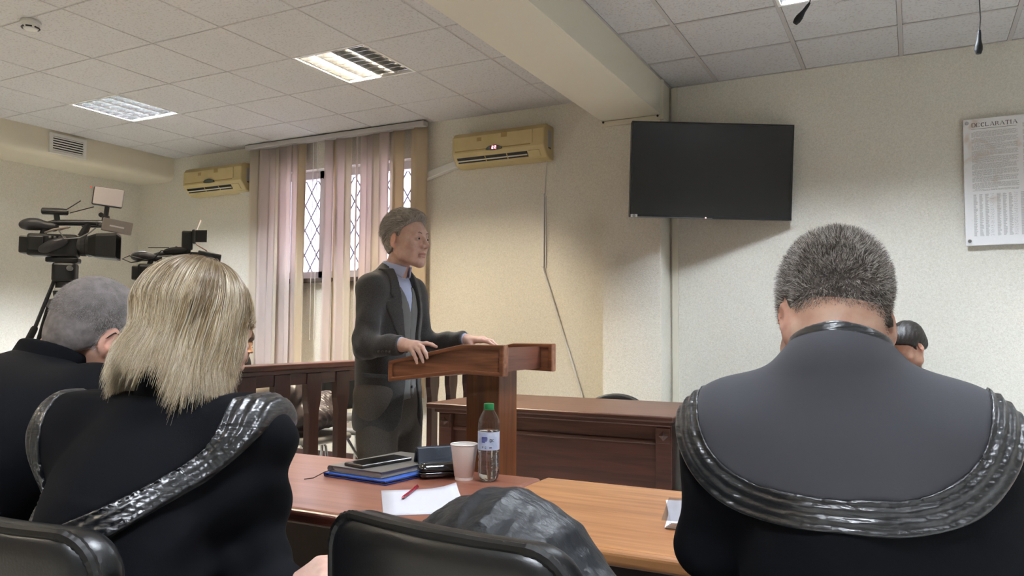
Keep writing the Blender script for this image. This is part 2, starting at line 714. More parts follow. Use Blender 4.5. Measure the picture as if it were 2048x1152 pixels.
def fixture(x0, y0, lit, col, label, power=1.0):
    """600 x 600 recessed louvre light; four tubes run along Y"""
    t = thing('ceiling_light', (x0 + .3, y0 + .3, H), label, 'ceiling light', group='recessed louvre ceiling lights')
    fr = MB()
    a = .298
    for q in [((-a, -a, -.004), (a, -a + .018, .012)), ((-a, a - .018, -.004), (a, a, .012)), ((-a, -a + .018, -.004), (-a + .018, a - .018, .012)), ((a - .018, -a + .018, -.004), (a, a - .018, .012))]:
        fr.box(*q)
    fr.build('frame', M['lampwhite'], t)
    hs = MB()
    a = .29
    hs.box((-a, -a, .10), (a, a, .104))
    for q in [((-a, -a, .012), (a, -a + .004, .10)), ((-a, a - .004, .012), (a, a, .10)), ((-a, -a, .012), (-a + .004, a, .10)), ((a - .004, -a, .012), (a, a, .10))]:
        hs.box(*q)
    hs.build('housing', M['alu_matt'], t)
    ml = tube_mat('fluorescent_tube_lit', col, LAMP_POWER * power)
    mo = M['white']
    for k in range(4):
        xc = -.21 + .14 * k
        MB().lathe([(.013, -.27), (.013, .27)], 10, (xc, 0, .078), 'y').build('tube', ml if lit[k] else mo, t)
    for k in range(5):                               # long V-shaped reflector ridges between the tubes
        xc = -.28 + .14 * k
        MB().prism([(xc - .004, .004), (xc + .004, .004), (xc + .019, .052), (xc - .019, .052)], -.278, .278, 'y').build('ridge', M['alu'], t)
    for k in range(8):                               # cross blades
        yc = -.245 + .07 * k
        MB().prism([(yc - .0035, .006), (yc + .0035, .006), (yc + .006, .043), (yc - .006, .043)], -.276, .276, 'x').build('blade', M['alu'], t)
    return t


lab = {(0, 0): ('square louvre light over the video cameras, second from the blinds', (1, 1, 1, 1), LAMP_WHITE),
       (1, 0): ('square louvre light nearest the vertical blinds, right half switched off', (1, 1, 0, 0), LAMP_WARM),
       (2, 0): ('bright cool white louvre light above the wall screen', (1, 1, 1, 1), LAMP_COOL)}
k = 0
for (x0, y0, reg) in LIGHTS:
    ix = [-6.063, -3.663, -.636, 1.764].index(x0)
    iy = [GY - 1.2, GY - 3.6, GY - 6.0].index(y0)
    if (ix, iy) in lab:
        l, lit, c = lab[(ix, iy)]
    else:
        l = 'louvre light %s, in the %s row from the window wall' % (('over the public seats', 'over the near desks', 'over the robed man', 'by the right hand wall')[ix], ('first', 'second', 'third')[iy])
        lit, c = (1, 1, 1, 1), (LAMP_WARM if ix < 2 else LAMP_WHITE)
    fixture(x0, y0, lit, c, l, {(0, 0): 4.5, (1, 0): 8.2, (2, 0): 4.4, (0, 1): 1.8, (1, 1): .7, (2, 1): 1.4, (3, 0): 2.6, (3, 1): 2.2, (1, 2): 3.4, (2, 2): 3.6, (3, 2): 2.6}.get((ix, iy), .95))

# ------------------------------------------------------------------ window, grille, blinds
win = struct(bpy.data.objects.new('window_1', None))
COL.objects.link(win)
win.location = (-4.7, 5.8, 1.68)
fr = MB()
fr.box((wx0, 5.70, wz0), (wx1, 5.78, wz0 + .07)).box((wx0, 5.70, wz1 - .07), (wx1, 5.78, wz1)).box((wx0, 5.70, wz0), (wx0 + .07, 5.78, wz1)).box((wx1 - .07, 5.70, wz0), (wx1, 5.78, wz1))
for x in (-5.0, -4.42):
    fr.box((x - .05, 5.70, wz0), (x + .05, 5.78, wz1))
fr.build('window_frame', mat('window_frame_paint', '#CFCBC8', .5), win, world=True)
M['glass'] = glassy('window_glass', (.95, .95, 1, 1))
for xa, xb in ((wx0 + .07, -5.05), (-4.95, -4.47), (-4.37, wx1 - .07)):
    MB().box((xa, 5.737, wz0 + .07), (xb, 5.743, wz1 - .07)).build('pane', M['glass'], win, world=True)
MB().rbox((wx0 - .03, 5.53, wz0 - .045), (wx1 + .03, 5.70, wz0 - .005), .006).build('window_sill', mat('sill_dark', '#5A4E46', .5), win, world=True)
gr = MB()
step = .155
for s in (1, -1):
    for q in np.arange(-2.4, 2.6, step):
        p0, p1 = None, None
        pts = []
        for tt in np.linspace(0, 1, 61):
            z = wz0 + tt * (wz1 - wz0)
            x = -4.7 + q + s * .62 * (z - 2.2)
            if wx0 < x < wx1:
                pts.append((x, z))
        if len(pts) > 1:
            a, c = pts[0], pts[-1]
            gr.tube([(a[0], 5.88 + .01 * s, a[1]), (c[0], 5.88 + .01 * s, c[1])], .007, 5)
gr.build('grille', mat('window_grille_iron', '#6B6A72', .6), win, world=True)

BL = [(-5.755, -5.669), (-5.69, -5.60), (-5.615, -5.522), (-5.535, -5.45), (-5.46, -5.374), (-5.39, -5.298), (-5.298, -5.21), (-5.21, -5.133), (-5.15, -5.06), (-5.12, -5.045),
      (-4.806, -4.729), (-4.74, -4.66), (-4.67, -4.576), (-4.59, -4.516), (-4.467, -4.413), (-4.405, -4.341), (-4.35, -4.261), (-4.27, -4.174), (-4.185, -4.091), (-4.10, -4.012),
      (-4.03, -3.936), (-3.873, -3.798), (-3.805, -3.695)]
bl = thing('vertical_blind', (-4.75, 5.5, 2.98), 'pinkish cream vertical blind with hanging slats over the barred window', 'blind')
MB().rbox((-5.81, 5.46, 2.955), (-3.70, 5.53, 3.0), .006).build('headrail', mat('blind_headrail', '#A9A4A0', .4), bl, world=True)
slat_m = [translucent('blind_fabric_pink', '#E4D7D2', .46), translucent('blind_fabric_cream', '#E2D8C9', .44), translucent('blind_fabric_pale', '#EEE2DC', .5), translucent('blind_fabric_sand', '#DCCBB0', .40)]
order = [1, 1, 0, 0, 1, 0, 2, 2, 3, 1, 0, 3, 0, 1, 2, 2, 0, 1, 2, 1, 3, 3, 3]
for i, (xa, xb) in enumerate(BL):
    dy = [.0, .012, -.008, .014][i % 4]
    tw = [.018, -.014, .022, .006, -.02][i % 5]
    v, f = [], []
    zs = np.linspace(.62, 2.95, 9)
    for zz in zs:
        for u, x in enumerate(np.linspace(xa, xb, 5)):
            e = (u - 2) / 2
            v.append((x, 5.50 + dy + tw * e + .006 * (1 - e * e) + .004 * math.sin(zz * 1.7 + i), zz))
    for r in range(8):
        for u in range(4):
            f.append((r * 5 + u, r * 5 + u + 1, r * 5 + u + 6, r * 5 + u + 5))
    o = obj('slat', v, f, slat_m[order[i]], bl, True, world=True)
    sm = o.modifiers.new('thick', 'SOLIDIFY')
    sm.thickness = .0008
MB().tube([(-4.95, 5.485, 2.95), (-4.95, 5.485, 1.1)], .003, 6).tube([(-4.90, 5.485, 2.95), (-4.90, 5.485, 1.1)], .003, 6).build('pull_chain', M['white'], bl, world=True)
MB().tube([(-4.44, 5.485, 2.95), (-4.44, 5.485, 1.3)], .0025, 6).build('pull_chain', M['white'], bl, world=True)

# ------------------------------------------------------------------ air conditioners
M['ac'] = mat('yellowed_ac_plastic', '#BBA97C', .42, var=(5, '#B2A06F'))
M['acdirt'] = mat('ac_dirt', '#96804E', .6)
M['ledred'] = mat('led_red', '#FF4060', .4, emit=((1, .12, .2), 6))


def aircon(x0, x1, z0, z1, label, led):
    xc = (x0 + x1) / 2
    t = thing('air_conditioner', (xc, WY, z0), label, 'air conditioner', group=None)
    Wd, Hh = x1 - x0, z1 - z0
    D = .19
    prof = [(0, 0), (-.07, 0), (-.12, .012), (-D + .01, .085), (-D, .10), (-D, .11), (-D + .004, Hh - .045), (-D + .03, Hh - .012), (-D + .06, Hh), (0, Hh)]
    b = MB()
    n = len(prof)
    V = []
    for s in (-1, 1):
        for y, z in prof:
            V.append((s * Wd / 2, y, z))
    F = [tuple(range(n)), tuple(range(2 * n - 1, n - 1, -1))] + [(i, i + n, (i + 1) % n + n, (i + 1) % n) for i in range(n)]
    b.add(V, F)
    o = b.build('body', M['ac'], t)
    bv = o.modifiers.new('bevel', 'BEVEL')
    bv.width = .012
    bv.segments = 3
    bv.limit_method = 'ANGLE'
    bv.angle_limit = math.radians(50)
    # front cover, slightly proud, with its lower seam
    MB().rbox((-Wd / 2 + .03, -D - .006, .122), (Wd / 2 - .10, -D + .004, Hh - .045), .006).build('front_panel', M['ac'], t)
    MB().box((-Wd / 2 + .03, -D - .0015, .112), (Wd / 2 - .12, -D + .002, .122)).build('seam', M['acdirt'], t)
    # air outlet in the sloping underside
    ang = math.atan2(.073, D - .01 - .12)
    R = Matrix.Rotation(-ang, 3, 'X')
    c = Vector((0, -.146, .046))
    MB().box((-Wd / 2 + .035, c.y - .030, c.z - .003), (Wd / 2 - .16, c.y + .020, c.z + .004), R, c).build('air_outlet', M['black'], t)
    MB().box((-Wd / 2 + .035, c.y - .006, c.z - .007), (Wd / 2 - .165, c.y + .004, c.z - .002), R, c).build('louver', mat('ac_louver', '#CFC8B4', .4), t)
    for xx in (-.12, .08):
        MB().box((xx - .004, c.y - .030, c.z - .007), (xx + .004, c.y + .020, c.z - .003), R, c).build('outlet_rib', M['ac'], t)
    MB().rbox((Wd / 2 - .15, c.y - .035, c.z - .008), (Wd / 2 - .05, c.y + .03, c.z + .002), .006, R=R, c=c).build('outlet_cap', M['ac'], t)
    # dark lens of the display
    pts = [(math.cos(a) * .072, math.sin(a) * .03 if math.sin(a) > 0 else math.sin(a) * .010) for a in np.linspace(0, 2 * PI, 28, endpoint=False)]
    d = MB().prism([(p[0] - .02, p[1] + .108) for p in pts], -D - .016, -D + .0, 'y').build('display', mat('ac_display_lens', '#39423E', .2), t)
    if led:
        dg = MB()
        for dx in (-.012, .012):
            x = dx - .016
            for (a0, a1, b0, b1) in [(-.007, .007, .0195, .0225), (.0045, .007, .010, .0215), (-.007, .007, .0095, .0125), (-.007, -.0045, .0, .011), (-.007, .007, -.001, .002)]:
                dg.box((x + a0, -D - .0175, .108 + b0), (x + a1, -D - .016, .108 + b1))
        dg.build('display_digits', M['ledred'], d)
    MB().rbox((Wd / 2 - .0005, -.115, .10), (Wd / 2 + .0015, -.055, Hh - .05), .002).build('sticker', mat('ac_label', '#9A9C9C', .5), t)
    MB().box((Wd / 2 - .0005, -.11, .085), (Wd / 2 + .001, -.06, .098)).build('sticker', mat('ac_label_dark', '#5B564E', .5), t)
    for xx, zz, sz in ((-.16, .20, .022), (.07, .215, .028)):
        MB().rbox((xx - sz, -D - .0068, zz - sz * .7), (xx + sz, -D - .0055, zz + sz * .7), .004).build('stain', M['acdirt'], t)
    return t


aircon(-3.38, -2.535, 2.555, 2.835, 'yellowed air conditioner with glowing red digits, right of the blinds', True)
aircon(-6.62, -5.80, 2.555, 2.835, 'yellowed air conditioner with unlit display, left of the blinds', False)


def duct(p0, p1, hh, label):
    t = thing('cable_duct', ((p0[0] + p1[0]) / 2, 5.57, (p0[1] + p1[1]) / 2), label, 'cable duct')
    L = math.hypot(p1[0] - p0[0], p1[1] - p0[1])
    a = math.atan2(p1[1] - p0[1], p1[0] - p0[0])
    R = Matrix.Rotation(-a, 3, 'Y')
    MB().rbox((-L / 2, -.03, -hh), (L / 2, .028, hh), .006, R=R).build('channel', M['white'], t)
    MB().rbox((-L / 2 + .002, -.034, -hh * .86), (L / 2 - .002, -.028, hh * .86), .003, R=R).build('cover', M['white'], t)
    return t


duct((-3.80, 2.515), (-3.41, 2.612), .032, 'sloping white cable duct between the blinds and the right air conditioner')
duct((-6.07, 2.625), (-5.72, 2.50), .03, 'sloping white cable duct under the left air conditioner')

# wires below the right air conditioner
t = thing('power_cable', (-2.60, 5.57, 2.27), 'thin drain wire hanging from the right air conditioner', 'cable')
MB().tube([(-2.575, 5.56, 2.60), (-2.595, 5.585, 2.54), (-2.605, 5.59, 2.44), (-2.612, 5.59, 2.27)], .006, 8).build('wire', M['white'], t, world=True)
MB().tube([(-2.56, 5.54, 2.63), (-2.575, 5.56, 2.585)], .009, 8).build('sleeve', M['black'], t, world=True)
t = thing('cable_trunking', (-2.62, 5.58, 1.71), 'narrow white cable trunking bent down the wall to the long desk', 'cable duct')
MB().rbox((-2.640, 5.575, 1.71), (-2.610, 5.5995, 2.30), .004).build('upright_channel', M['white'], t, world=True)
MB().rbox((-2.608, 5.588, 1.70), (-2.596, 5.5995, 2.28), .003).build('wire', M['white'], t, world=True)
MB().tube([(-2.627, 5.588, 1.715), (-2.62, 5.588, 1.69), (-2.285, 5.588, .70), (-2.22, 5.588, .45)], .0095, 8).build('sloping_channel', M['white'], t, world=True)
t = thing('cable_trunking', (-1.80, 5.35, 2.74), 'flat white trunking screwed across the pilaster under the beam', 'cable duct')
MB().rbox((-2.03, 5.338, 2.715), (-1.585, 5.362, 2.752), .003).build('cross_channel', M['beam'], t, world=True)
MB().rbox((-1.586, 5.345, 2.72), (-1.562, 5.375, 3.01), .003).build('upright_channel', M['beam'], t, world=True)
for x in (-2.015, -1.60):
    MB().lathe([(.008, 5.331), (.008, 5.340)], 10, (x, 0, 2.745), 'y').build('screw', M['black'], t, world=True)
t = thing('cable_trunking', (-1.55, 5.58, 1.5), 'pale upright trunking in the corner behind the wall screen', 'cable duct')
MB().rbox((-1.570, 5.578, .1), (-1.525, 5.5995, 3.01), .003).build('channel', M['beam'], t, world=True)

# ------------------------------------------------------------------ air vent in the soffit
t = thing('air_vent', (-6.99, 4.42, 2.89), 'white slatted air vent in the soffit over the cameras', 'air vent')
vb = MB()
for q in [((-6.992, 4.245, 2.80), (-6.972, 4.60, 2.826)), ((-6.992, 4.245, 2.958), (-6.972, 4.60, 2.985)), ((-6.992, 4.245, 2.826), (-6.972, 4.275, 2.958)), ((-6.992, 4.57, 2.826), (-6.972, 4.60, 2.958))]:
    vb.box(*q)
vb.build('frame', M['white'], t, world=True)
MB().box((-6.9915, 4.275, 2.826), (-6.985, 4.57, 2.958)).build('backing', M['black'], t, world=True)
for k in range(6):
    z = 2.838 + k * .0225
    MB().box((-6.986, 4.275, z - .006), (-6.974, 4.57, z + .004), Matrix.Rotation(.5, 3, 'Y'), (-6.98, 4.4, z)).build('slat', M['white'], t, world=True)

# ------------------------------------------------------------------ smoke detector, ceiling stain disc
t = thing('smoke_detector', (-4.60, 2.66, H - .004), 'round white smoke detector on the ceiling tiles', 'smoke detector')
MB().lathe([(.052, 0), (.055, -.006), (.055, -.018), (.050, -.022)], 28).build('base', M['white'], t, smooth=True)
MB().lathe([(.047, -.020), (.046, -.038), (.036, -.052), (.02, -.056), (.002, -.057)], 28).build('dome', M['white'], t, smooth=True)
for k in range(6):
    a = k * PI / 3 + .3
    R = Matrix.Rotation(a, 3, 'Z')
    MB().box((.040, -.016, -.047), (.0475, .016, -.040), R).build('vent_slot', M['black'], t)
t = thing('ceiling_stain', (-.30, 4.56, H + .004), 'faint round stain on the ceiling near the bright light, built as a thin disc', 'cover plate')  # faint ring-shaped ceiling stain, stood in for by an added thin disc
MB().lathe([(.05, 0), (.05, -.004), (.042, -.007), (.03, -.005), (.002, -.005)], 24).build('disc', M['tile'], t, smooth=True)

# ------------------------------------------------------------------ hanging microphones


def hang_mic(base, top, tilt, label):
    x, y, z = base
    t = thing('hanging_microphone', (x, y, z), label, 'microphone', group=None)
    R = Matrix.Rotation(tilt[0], 3, 'X') @ Matrix.Rotation(tilt[1], 3, 'Y')
    body = MB().lathe([(.002, -.052), (.011, -.050), (.0145, -.038), (.0145, -.012), (.0115, .0), (.009, .012), (.0075, .04), (.005, .055), (.002, .057)], 16)
    body.v = [tuple(R @ Vector(q)) for q in body.v]
    body.build('capsule', mat('mic_black', '#15171C', .6), t, smooth=True)
    hd = MB().lathe([(.0155, -.036), (.0155, -.016)], 16)
    hd.v = [tuple(R @ Vector(q)) for q in hd.v]
    hd.build('grille', M['blackrough'], t, smooth=True)
    e = R @ Vector((0, 0, .055))
    tp = Vector(top) - Vector(base)
    MB().tube([e, e.lerp(tp, .08) + Vector((.004, 0, .01)), e.lerp(tp, .3), e.lerp(tp, .36) + Vector((.006, 0, 0)), e.lerp(tp, .7), tp], .0028, 6).build('cable', M['black'], t)
    kn = e.lerp(tp, .33)
    MB().lathe([(.001, -.008), (.006, -.004), (.006, .004), (.001, .008)], 8, kn).build('knot', M['black'], t)
    MB().lathe([(.02, 0), (.02, -.006), (.004, -.012)], 14, tp).build('ceiling_rose', M['white'], t)
    return t


hang_mic((.281, 3.905, 2.478), (.292, 3.90, H + .004), (0, .06), 'black microphone hanging on a wire above the printed wall sign')
hang_mic((-.408, 3.54, 2.60), (-.33, 3.56, H + .004), (-.1, .62), 'black microphone hanging tilted in front of the bright ceiling light')

# ------------------------------------------------------------------ television
tv = thing('television', (-1.2, 5.26, 2.295), 'large black wall television turned off beside the pilaster', 'television')
tv.rotation_euler = (math.radians(4.5), math.radians(.9), YAW + .012)
w2, h2 = .554, .326
MB().rbox((-w2, .004, -h2), (w2, .05, h2), .006).build('back_shell', M['black'], tv)
bz = MB()
for q in [((-w2, -.006, h2 - .012), (w2, .006, h2)), ((-w2, -.008, -h2), (w2, .006, -h2 + .018)), ((-w2, -.006, -h2), (-w2 + .010, .006, h2)), ((w2 - .010, -.006, -h2), (w2, .006, h2))]:
    bz.box(*q)
bz.build('bezel', mat('tv_bezel', '#17181A', .3), tv)
MB().box((-w2 + .01, -.002, -h2 + .018), (w2 - .01, .003, h2 - .012)).build('screen', mat('tv_screen_glass', '#0A0B0E', .22, spec=.6, coat=.3), tv)
MB().box((-w2 + .02, -.0095, -h2 + .001), (w2 * .02, -.006, -h2 + .0035)).build('trim_strip', mat('tv_trim', '#9C9EA2', .3, metal=.8), tv)
MB().lathe([(.0045, -.010), (.0045, -.006)], 10, (-.035, 0, -h2 + .005), 'y').build('standby_light', mat('tv_led', '#FFB0B0', .4, emit=((1, .3, .3), 3)), tv)
st = MB().box((-w2 + .006, -.0095, -h2 - .001), (-w2 + .052, -.007, -h2 + .018)).build('sticker', mat('tv_sticker', '#E8E8E8', .5), tv)
MB().lathe([(.011, -.0101), (.011, -.0093)], 16, (-w2 + .029, 0, -h2 + .008), 'y').build('sticker_print', mat('tv_sticker_print', '#9A9A98', .5), st)
MB().box((-.06, .05, -.1), (.06, .16, .1)).build('bracket', M['black'], tv)
MB().box((.0, .10, -.04), (.06, .40, .04), Matrix.Rotation(YAW, 3, 'Z'), (.03, .12, 0)).build('bracket_arm', M['black'], tv)

# ------------------------------------------------------------------ printed sign
ps = thing('wall_sign', (.63, WY - .005, 1.744), 'printed white declaration panel fixed with screws on the pale wall', 'sign')
px0, px1, pz0, pz1 = .301, .96, 1.744, 2.54
sm_, nt, bs = new_mat('sign_acrylic_print')
tc = nt.nodes.new('ShaderNodeTexCoord')
n1 = nt.nodes.new('ShaderNodeTexNoise')
n1.inputs['Scale'].default_value = 5.5
n1.inputs['Detail'].default_value = 5
n1.inputs['Distortion'].default_value = .6
nt.links.new(tc.outputs['Object'], n1.inputs['Vector'])
r1 = nt.nodes.new('ShaderNodeValToRGB')
r1.color_ramp.elements[0].position = .60
r1.color_ramp.elements[1].position = .76
r1.color_ramp.elements[0].color = S('#F1F0EF')
r1.color_ramp.elements[1].color = S('#BFA78C')
nt.links.new(n1.outputs[0], r1.inputs[0])
nt.links.new(r1.outputs[0], bs.inputs['Base Color'])
bs.inputs['Roughness'].default_value = .35
MB().rbox((px0, 5.566, pz0), (px1, 5.574, pz1), .003).build('panel', sm_, ps, world=True)
for x in (px0 + .022, px1 - .022):
    for z in (pz0 + .028, pz1 - .025):
        MB().lathe([(.009, 5.556), (.011, 5.560), (.011, 5.566)], 14, (x, 0, z), 'y').build('standoff', M['chrome'], ps, world=True)
        MB().lathe([(.007, 5.574), (.007, 5.602)], 10, (x, 0, z), 'y').build('spacer', M['chrome'], ps, world=True)
ink = mat('sign_ink', '#ADAAA8', .6)
ink2 = mat('sign_ink_dark', '#3C3A38', .6)
yq = 5.5655
tx = MB()


def quad(m, x0, z0, x1, z1, y=yq):
    m.add([(x0, y, z0), (x1, y, z0), (x1, y, z1), (x0, y, z1)], [(0, 1, 2, 3)])


GL = {'D': [(0, 0, .16, 1), (0, .9, .6, 1), (0, 0, .6, .1), (.66, .2, .84, .8), (.55, .8, .74, .95), (.55, .05, .74, .2)],
      'E': [(0, 0, .16, 1), (0, .9, .7, 1), (0, 0, .75, .1), (.1, .46, .5, .54), (.64, .74, .7, 1), (.69, 0, .75, .26), (.46, .36, .5, .64)],
      'C': [(.02, .22, .2, .78), (.16, .84, .6, .98), (.16, .02, .64, .14), (.08, .7, .26, .9), (.08, .1, .26, .3), (.6, .68, .7, 1), (.62, .06, .72, .2)],
      'L': [(0, 0, .16, 1), (-.06, .94, .26, 1), (0, 0, .7, .1), (.64, 0, .7, .26)],
      'R': [(0, 0, .16, 1), (0, .9, .5, 1), (0, .46, .5, .55), (.46, .55, .64, .92), (.4, .3, .54, .47), (.5, .14, .66, .32), (.6, 0, .8, .15), (-.06, 0, .24, .06)],
      'I': [(.1, 0, .26, 1), (0, .94, .36, 1), (0, 0, .36, .06)],
      'T': [(.32, 0, .48, 1), (0, .9, .8, 1), (0, .72, .06, 1), (.74, .72, .8, 1), (.22, 0, .58, .06), (.36, -.3, .46, -.12)]}
x = px0 + .048
ti = MB()
hh = .0255
for ch in 'DECLARATIA':
    if ch == 'A':
        ti.add([(x + .40 * hh, yq, 2.487 + hh), (x + .52 * hh, yq, 2.487 + hh), (x + .98 * hh, yq, 2.487), (x + .78 * hh, yq, 2.487)], [(0, 3, 2, 1)])
        ti.add([(x + .40 * hh, yq, 2.487 + hh), (x + .46 * hh, yq, 2.487 + hh), (x + .12 * hh, yq, 2.487), (x + .05 * hh, yq, 2.487)], [(0, 3, 2, 1)])
        for (a0, c0, a1, c1) in [(.2, .32, .74, .38), (-.04, 0, .22, .05), (.68, 0, 1.06, .05)]:
            quad(ti, x + a0 * hh, 2.487 + c0 * hh, x + a1 * hh, 2.487 + c1 * hh)
        x += hh * 1.0
    else:
        for (a0, c0, a1, c1) in GL[ch]:
            quad(ti, x + a0 * hh, 2.487 + c0 * hh, x + a1 * hh, 2.487 + c1 * hh)
        x += hh * {'I': .42}.get(ch, .84)
    x += .0030
quad(ti, px0 + .045, 2.474, px0 + .285, 2.476)
ti.build('title_lettering', ink2, ps, world=True)
z = 2.455
rr = random.Random(3)
for cx0, cx1 in ((px0 + .045, px0 + .29), (px0 + .315, px0 + .56)):
    z = 2.455 if cx0 < .4 else 2.49
    k = 0
    while z > 2.08:
        xx = cx0 + (.012 if k % 6 == 0 else 0)
        end = cx1 if k % 6 != 5 else cx0 + .11 + .1 * rr.random()
        while xx < end - .01:
            ww = .006 + .018 * rr.random()
            quad(tx, xx, z, min(xx + ww, end), z + .0026)
            xx += ww + .0028
        z -= .0062 if k % 6 != 5 else .0095
        k += 1
tx.build('body_text', ink, ps, world=True, kind='stuff')
sg = MB()
for ci, cx in enumerate([px0 + .048 + .031 * k for k in range(17)]):
    z = 2.06
    while z > 1.80:
        if ci % 4 != 3:
            quad(sg, cx, z, cx + .012 + .010 * rr.random(), z + .0025)
            z -= .0056
        else:
            x1 = cx - .005
            for q in range(5):
                sg.tube([(x1 + q * .004, yq - .0002, z + rr.uniform(-.006, .006)), (x1 + q * .004 + .004, yq - .0002, z + rr.uniform(-.007, .007))], .0006, 3, caps=False)
            z -= .014
sg.build('signatures', ink, ps, world=True, kind='stuff')

# ------------------------------------------------------------------ spectators' railing
rl = thing('railing', (-3.2, 3.2, 0), 'dark stained wooden railing between the public seats and the court', 'railing')
MB().rbox((-3.27, .6, .968), (-3.13, WY - .005, 1.0), .008).build('handrail', M['railtop'], rl, world=True)
MB().rbox((-3.255, .6, .945), (-3.145, WY - .01, .969), .004).build('handrail_moulding', M['rail'], rl, world=True)
MB().rbox((-3.215, .6, .875), (-3.185, WY - .01, .947), .003).build('top_board', M['rail'], rl, world=True)
MB().rbox((-3.215, .6, .06), (-3.185, WY - .01, .16), .003).build('bottom_board', M['rail'], rl, world=True)


def baluster_profile():
    up, lo = .062, .043
    pts = [(.94, up), (.80, up), (.775, up * .97), (.75, up * .86), (.725, lo * 1.12), (.70, lo), (.36, lo), (.33, lo * 1.12), (.305, up * .86), (.28, up * .97), (.255, up), (.10, up)]
    return [(w_, z) for z, w_ in pts] + [(-w_, z) for z, w_ in reversed(pts)]


bal0 = None
for k in range(-9, 10):
    yc = 3.05 + .262 * k
    if yc > WY - .06 or yc < .62:
        continue
    if bal0 is None:
        o = MB().prism(baluster_profile(), -.022, .022, 'x').build('baluster', M['baluster'], rl)
        bv = o.modifiers.new('bevel', 'BEVEL')
        bv.width = .004
        bv.segments = 2
        bal0 = o
    else:
        o = bal0.copy()
        COL.objects.link(o)
        o.parent = rl
    o.location = (0, yc - 3.2, 0)

# ------------------------------------------------------------------ lectern
lc = thing('lectern', (-1.62, 2.945, 0), 'brown wooden lectern with bent framed side panels, held by the standing man', 'lectern')
LX0, LX1, LXB = -1.992, -1.435, -1.630
ZT, ZB = 1.141, 1.017


def side_panel(yc, out):
    """outer outline with the bend, thickness along Y; framed on both faces"""
    top = [(LX0, 1.066), (LXB, ZT), (LX1, ZT)]
    bot = [(LX1, ZB), (LXB, ZB + .006), (LX0, .978)]
    o = MB().prism(top + bot, yc - .012, yc + .012, 'y').build('side_panel', M['lectern'], lc, world=True)
    for s in (-1, 1):
        fm = MB()
        y = yc + s * .016
        rim = [(LX0, 1.066), (LXB, ZT), (LX1, ZT), (LX1, ZB), (LXB, ZB + .006), (LX0, .978)]
        inn = [(LX0 + .020, 1.066 - .012), (LXB - .002, ZT - .018), (LX1 - .020, ZT - .018), (LX1 - .020, ZB + .016), (LXB, ZB + .022), (LX0 + .020, .978 + .020)]
        V = [(p[0], y - .007, p[1]) for p in rim] + [(p[0], y - .007, p[1]) for p in inn] + [(p[0], y + .007, p[1]) for p in rim] + [(p[0], y + .007, p[1]) for p in inn]
        F = []
        for i in range(6):
            j = (i + 1) % 6
            F += [(i, j, 6 + j, 6 + i), (12 + i, 18 + i, 18 + j, 12 + j), (i, 12 + i, 12 + j, j), (6 + i, 6 + j, 18 + j, 18 + i)]
        r_ = fm.add(V, F).build('panel_frame', M['lecternrim'], o, world=True)
        bv = r_.modifiers.new('bevel', 'BEVEL')
        bv.width = .005
        bv.segments = 3
    return o


side_panel(2.716, -1)
side_panel(3.178, 1)
MB().box((-1.512, 2.73, 1.03), (-1.494, 3.166, 1.128)).build('front_board', wood('lectern_front_wood', '#4E2B20', '#6E4334', axis=1, rough=.4), lc, world=True)
sl = MB()
sl.prism([(LX0 + .01, .995), (LXB, 1.04), (-1.51, 1.045), (-1.51, 1.03), (LXB, 1.026), (LX0 + .01, .982)], 2.73, 3.166, 'y')
sl.build('reading_board', M['lectern'], lc, world=True)
MB().rbox((-1.705, 2.865, .05), (-1.545, 3.03, 1.03), .004).build('post', M['lecternpost'], lc, world=True)
MB().rbox((-1.84, 2.73, 0), (-1.42, 3.16, .05), .008).build('foot', M['lecternpost'], lc, world=True)

# ------------------------------------------------------------------ far desks


def far_desk(x0, x1, label):
    t = thing('court_desk', ((x0 + x1) / 2, 4.4, 0), label, 'desk', group='long desks along the back wall')
    MB().rbox((x0, 3.98, .722), (x1, 4.83, .755), .010, 3).build('desktop', M['farwood'], t, world=True)
    MB().rbox((x0 + .03, 4.03, .695), (x1 - .03, 4.80, .724), .006).build('desktop_moulding', M['farpanel'], t, world=True)
    MB().box((x0 + .09, 4.12, .08), (x1 - .09, 4.14, .70)).build('front_panel', M['farpanel'], t, world=True)
    MB().rbox((x0 + .12, 4.098, .585), (x1 - .12, 4.124, .612), .009, 3).build('panel_moulding', M['farwood'], t, world=True)
    MB().box((x0 + .12, 4.108, .612), (x1 - .12, 4.124, .695)).build('upper_panel', M['farwood'], t, world=True)
    for s, xx in ((0, x0 + .035), (1, x1 - .035 - .09)):
        ps_ = MB().rbox((xx, 4.075, .0), (xx + .09, 4.145, .70), .004).build('corner_post', M['farpanel'], t, world=True)
        MB().rbox((xx + .006, 4.066, .60), (xx + .084, 4.08, .685), .004).build('rosette_block', M['farwood'], ps_, world=True)
        MB().lathe([(.001, 4.058), (.018, 4.062), (.030, 4.067)], 4, (xx + .045, 0, .642), 'y').build('rosette', M['farwood'], ps_, world=True)
        MB().box((xx + .02, 4.14, 0), (xx + .05, 4.78, .70)).build('side_panel', M['farpanel'], t, world=True)
    return t


far_desk(-2.655, -1.116, 'long dark wooden court desk behind the lectern')
far_desk(-1.108, .46, 'long dark wooden court desk mostly hidden behind the cropped haired man')

# ------------------------------------------------------------------ near desks


